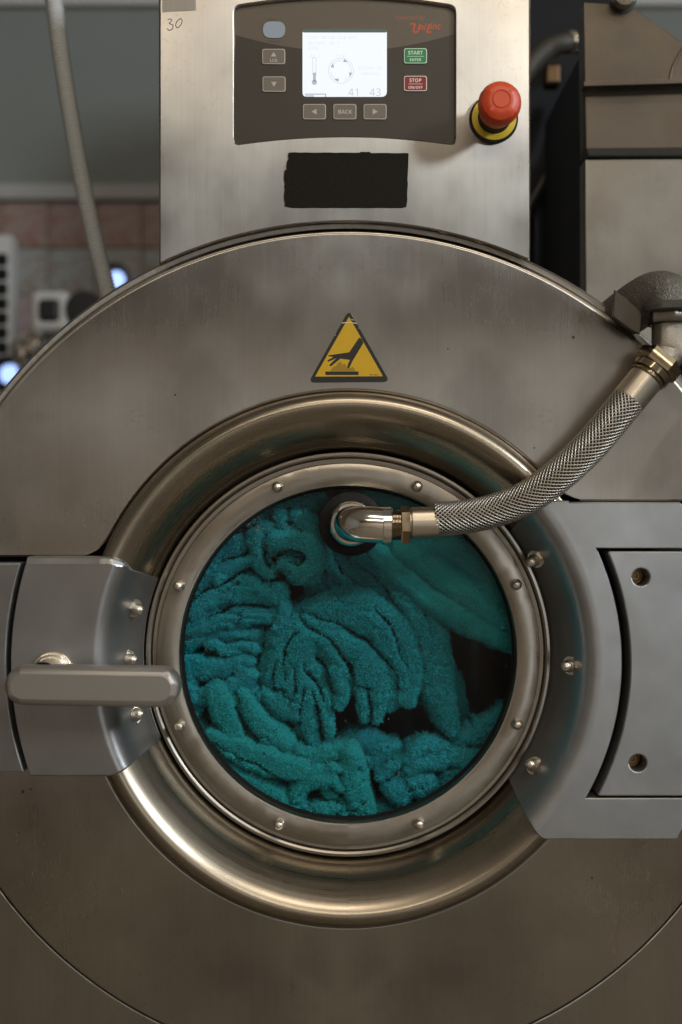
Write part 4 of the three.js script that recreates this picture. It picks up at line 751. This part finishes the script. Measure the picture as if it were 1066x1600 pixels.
// ---------------------------------------------------------------- right of the housing: dispenser, dark rear box, black hose
{
  const z = -0.14, zb = -0.42, g = thing('soap_dispenser', 'dull grey sheet metal soap dispenser box behind the hose elbow', 'dispenser', X(1000, z), Y(470, z), z - 0.1);
  const P = (x, y) => new THREE.Vector2(X(x, z), Y(y, z)), S = (l) => new THREE.Shape(l.map(([x, y]) => P(x, y)));
  part(g, 'lower_box', sheet(S([[915, 249], [1180, 247], [1180, 560], [916, 560]]), z, 0.03, 0.0012, 0.0012, 2), M.tankSheet, 'pale grey lower box');
  part(g, 'upper_box', sheet(S([[912, 5], [984, 9], [1070, 70], [1180, 130], [1180, 236], [915, 238]]), z + 0.002, 0.03, 0.0012, 0.0012, 2), M.galvanised, 'brown grey upper box with a sloping top');
  part(g, 'shelf_lip', sheet(S([[907, 136.5], [1180, 128], [1180, 136], [907, 144.5]]), z + 0.018, 0.016, 0.0008, 0.0008, 2), M.galvanised);
  part(g, 'seal_strip', sheet(S([[914, 233], [1180, 231], [1180, 246], [918, 246]]), z + 0.0055, 0.03, 0.002, 0.002, 3), std({ color: C(0.05, 0.045, 0.038), roughness: 0.95, bumpMap: sized(grit, 0.02), bumpScale: 0.001 }));
  part(g, 'pressed_rib', new THREE.TubeGeometry(new THREE.CatmullRomCurve3([V(1046, 126, z + 0.001), V(1050, 108, z + 0.001), V(1060, 88, z + 0.001), V(1072, 70, z + 0.001)]), 20, 0.0022, 8), M.galvanised);
  part(g, 'knob', turned([[20, 0], [21, 6], [19, 12], [12, 15], [0, 15]].map(([r, q]) => [r * MM, q * 0.001]), V(973, -2, z + 0.006), 32), M.nut);
  part(g, 'knob_hole', turned([[24, 0], [24, 1], [0, 1.2]].map(([r, q]) => [r * MM, q * 0.001]), V(973, 0, z + 0.0025), 32), M.blackPlastic);
  part(g, 'stand', box(X(925, z), X(1170, z), 0, Y(561, z), z - 0.268, z - 0.032), M.blackSteel);
  part(g, 'back_box', box(X(921, z), X(1170, z), Y(560, z), Y(60, z), z - 0.27, z - 0.031), M.blackSteel);
  const rear = thing('rear_cabinet', 'black sheet metal cabinet in the shadow behind the machine', 'cabinet', X(930, -0.6), 0, -0.62);
  part(rear, 'front', box(X(770, -0.5), X(968, -0.5), 0.002, Y(-260, -0.5), -0.75, -0.5), M.blackSteel);
  part(rear, 'sloping_cover', sheet(new THREE.Shape([[835, 330], [905, 150], [918, 150], [918, 440], [835, 440]].map(([x, y]) => new THREE.Vector2(X(x, -0.47), Y(y, -0.47)))), -0.47, 0.028, 0.003, 0.003, 3), phys({ color: C(0.05, 0.055, 0.07), metalness: 0.8, roughness: 0.3 }));
  part(rear, 'drain_tube', new THREE.TubeGeometry(new THREE.CatmullRomCurve3([V(906, 130, -0.45), V(893, 180, -0.45), V(872, 235, -0.45), V(845, 290, -0.45), V(815, 340, -0.45)]), 30, 0.007, 12), phys({ color: C(0.03, 0.028, 0.025), roughness: 0.35 }));
  const hz = -0.40;
  const bh = thing('black_hose', 'black rubber hose with a steel clamp in the dark gap', 'hose', X(860, hz), Y(90, hz), hz);
  const path = new THREE.CatmullRomCurve3([V(800, 140, hz), V(836, 95, hz), V(860, 75, hz), V(884, 67, hz), V(902, 68, hz - 0.02), V(925, 78, hz - 0.06)]);
  part(bh, 'rubber_tube', new THREE.TubeGeometry(path, 50, 0.0125, 20), std({ color: C(0.05, 0.042, 0.034), roughness: 0.55 }));
  const cp = path.getPoint(0.62), cd = path.getTangent(0.62), rings = []; for (let i = 0; i < 5; i++) rings.push([0.0136, i * 0.0022], [0.0142, i * 0.0022 + 0.0005], [0.0142, i * 0.0022 + 0.0013], [0.0136, i * 0.0022 + 0.0018]);
  part(bh, 'hose_clamp', aimed(turned(rings, new THREE.Vector3(), 30), cp, cd), M.nut);
  part(bh, 'valve_body', rbox(X(855, hz), X(880, hz), Y(125, hz), Y(92, hz), hz - 0.04, hz - 0.012, 0.004), phys({ color: C(0.10, 0.06, 0.03), metalness: 0.7, roughness: 0.4 }));
}

// ---------------------------------------------------------------- left background: conduit and other machines
{
  const z = -0.22, path = new THREE.CatmullRomCurve3([V(68, -120, z), V(84, 0, z), V(96, 90, z), V(112, 190, z), V(132, 300, z), V(152, 390, z), V(168, 455, z), V(190, 540, z)]);
  const N = 420, rings = 125, pos = [], idx = [], fr = path.computeFrenetFrames(N, false), pts = path.getSpacedPoints(N), s = 20;
  for (let i = 0; i <= N; i++) for (let j = 0; j <= s; j++) { const a = j / s * Math.PI * 2, r = 0.0094 + 0.0009 * Math.cos(i / N * rings * Math.PI * 2), p = pts[i].clone().addScaledVector(fr.normals[i], r * Math.cos(a)).addScaledVector(fr.binormals[i], r * Math.sin(a)); pos.push(p.x, p.y, p.z); }
  for (let i = 0; i < N; i++) for (let j = 0; j < s; j++) { const a = i * (s + 1) + j, b = a + s + 1; idx.push(a, a + 1, b, a + 1, b + 1, b); }
  const g = new THREE.BufferGeometry(); g.setAttribute('position', new THREE.Float32BufferAttribute(pos, 3)); g.setIndex(idx); g.computeVertexNormals();
  single('corrugated_conduit', 'grey corrugated conduit hanging left of the control housing', 'conduit', g, std({ color: C(0.46, 0.47, 0.455), roughness: 0.6 }));
}
{
  const zb = -1.0;
  const con = thing('neighbour_machine', 'blurred pale machine far left with dark window and blue indicator lights', 'machine', X(60, zb), 0, zb - 0.1);
  const Q = (x0, x1, y0, y1, za, zc) => box(X(x0, zb), X(x1, zb), Y(y1, zb), Y(y0, zb), za, zc);
  part(con, 'body', merge([Q(-260, 230, 515, 700, zb - 0.3, zb - 0.05), box(X(-260, zb), X(230, zb), 0, Y(700, zb), zb - 0.3, zb - 0.05)]), M.plastic);
  const fx = (x, y, w, h) => { const f = part(con, 'window_frame', rbox(X(x - w, zb), X(x + w, zb), Y(y + h, zb), Y(y - h, zb), zb - 0.06, zb, 0.012), M.white); part(f, 'dark_window', rbox(X(x - w * 0.58, zb), X(x + w * 0.58, zb), Y(y + h * 0.58, zb), Y(y - h * 0.58, zb), zb - 0.02, zb + 0.006, 0.01), M.blackPlastic); };
  fx(77, 485, 30, 32);
  const lampMat = std({ color: C(0.2, 0.3, 0.6), emissive: C(0.35, 0.50, 1.0), emissiveIntensity: 1.5 });
  for (const [x, y, r] of [[183, 436, 14], [15, 583, 15]]) {
    part(con, 'indicator_bezel', turned([[r * 1.9, -12], [r * 1.9, 0], [r * 1.2, 3], [r, 1]].map(([a, q]) => [a * MM * 1.9, q * 0.001]), V(x - 4, y, zb), 32), M.blackPlastic);
    part(con, 'indicator_light', turned([[r * 1.05, 0], [r * 0.8, 4], [0, 6]].map(([a, q]) => [a * MM * 1.9, q * 0.001]), V(x, y + 2, zb + 0.001), 24), lampMat);
  }
  part(con, 'round_gauge', turned([[28, -20], [28, 0], [24, 6], [0, 7]].map(([a, q]) => [a * MM * 1.9, q * 0.001]), V(130, 482, zb), 36), M.blackPlastic);
  part(con, 'gauge_post', merge([Q(118, 142, 470, 560, zb - 0.12, zb - 0.03), Q(170, 200, 420, 560, zb - 0.12, zb - 0.03)]), M.plastic);
  const rail = part(con, 'slotted_rail', Q(-30, 15, 365, 660, zb - 0.05, zb - 0.01), M.white);
  for (let i = 0; i < 9; i++) { const m = finish(new THREE.Mesh(new RoundedBoxGeometry(0.02, 0.022, 0.02, 2, 0.006), M.blackSteel)); m.name = 'slot'; m.position.copy(V(1, 404 + i * 23, zb)).add(new THREE.Vector3(0, 0, -0.012)); rail.add(m); }
  for (const [x, y, r] of [[38, 540, 17], [52, 528, 14], [60, 548, 13], [30, 565, 12]]) part(con, 'steel_fitting', turned([[r, -20], [r * 1.05, 0], [r * 0.7, 8], [0, 10]].map(([a, q]) => [a * MM * 1.9, q * 0.001]), V(x, y, zb), 20), M.chrome);
}
renderer.render(scene, camera);
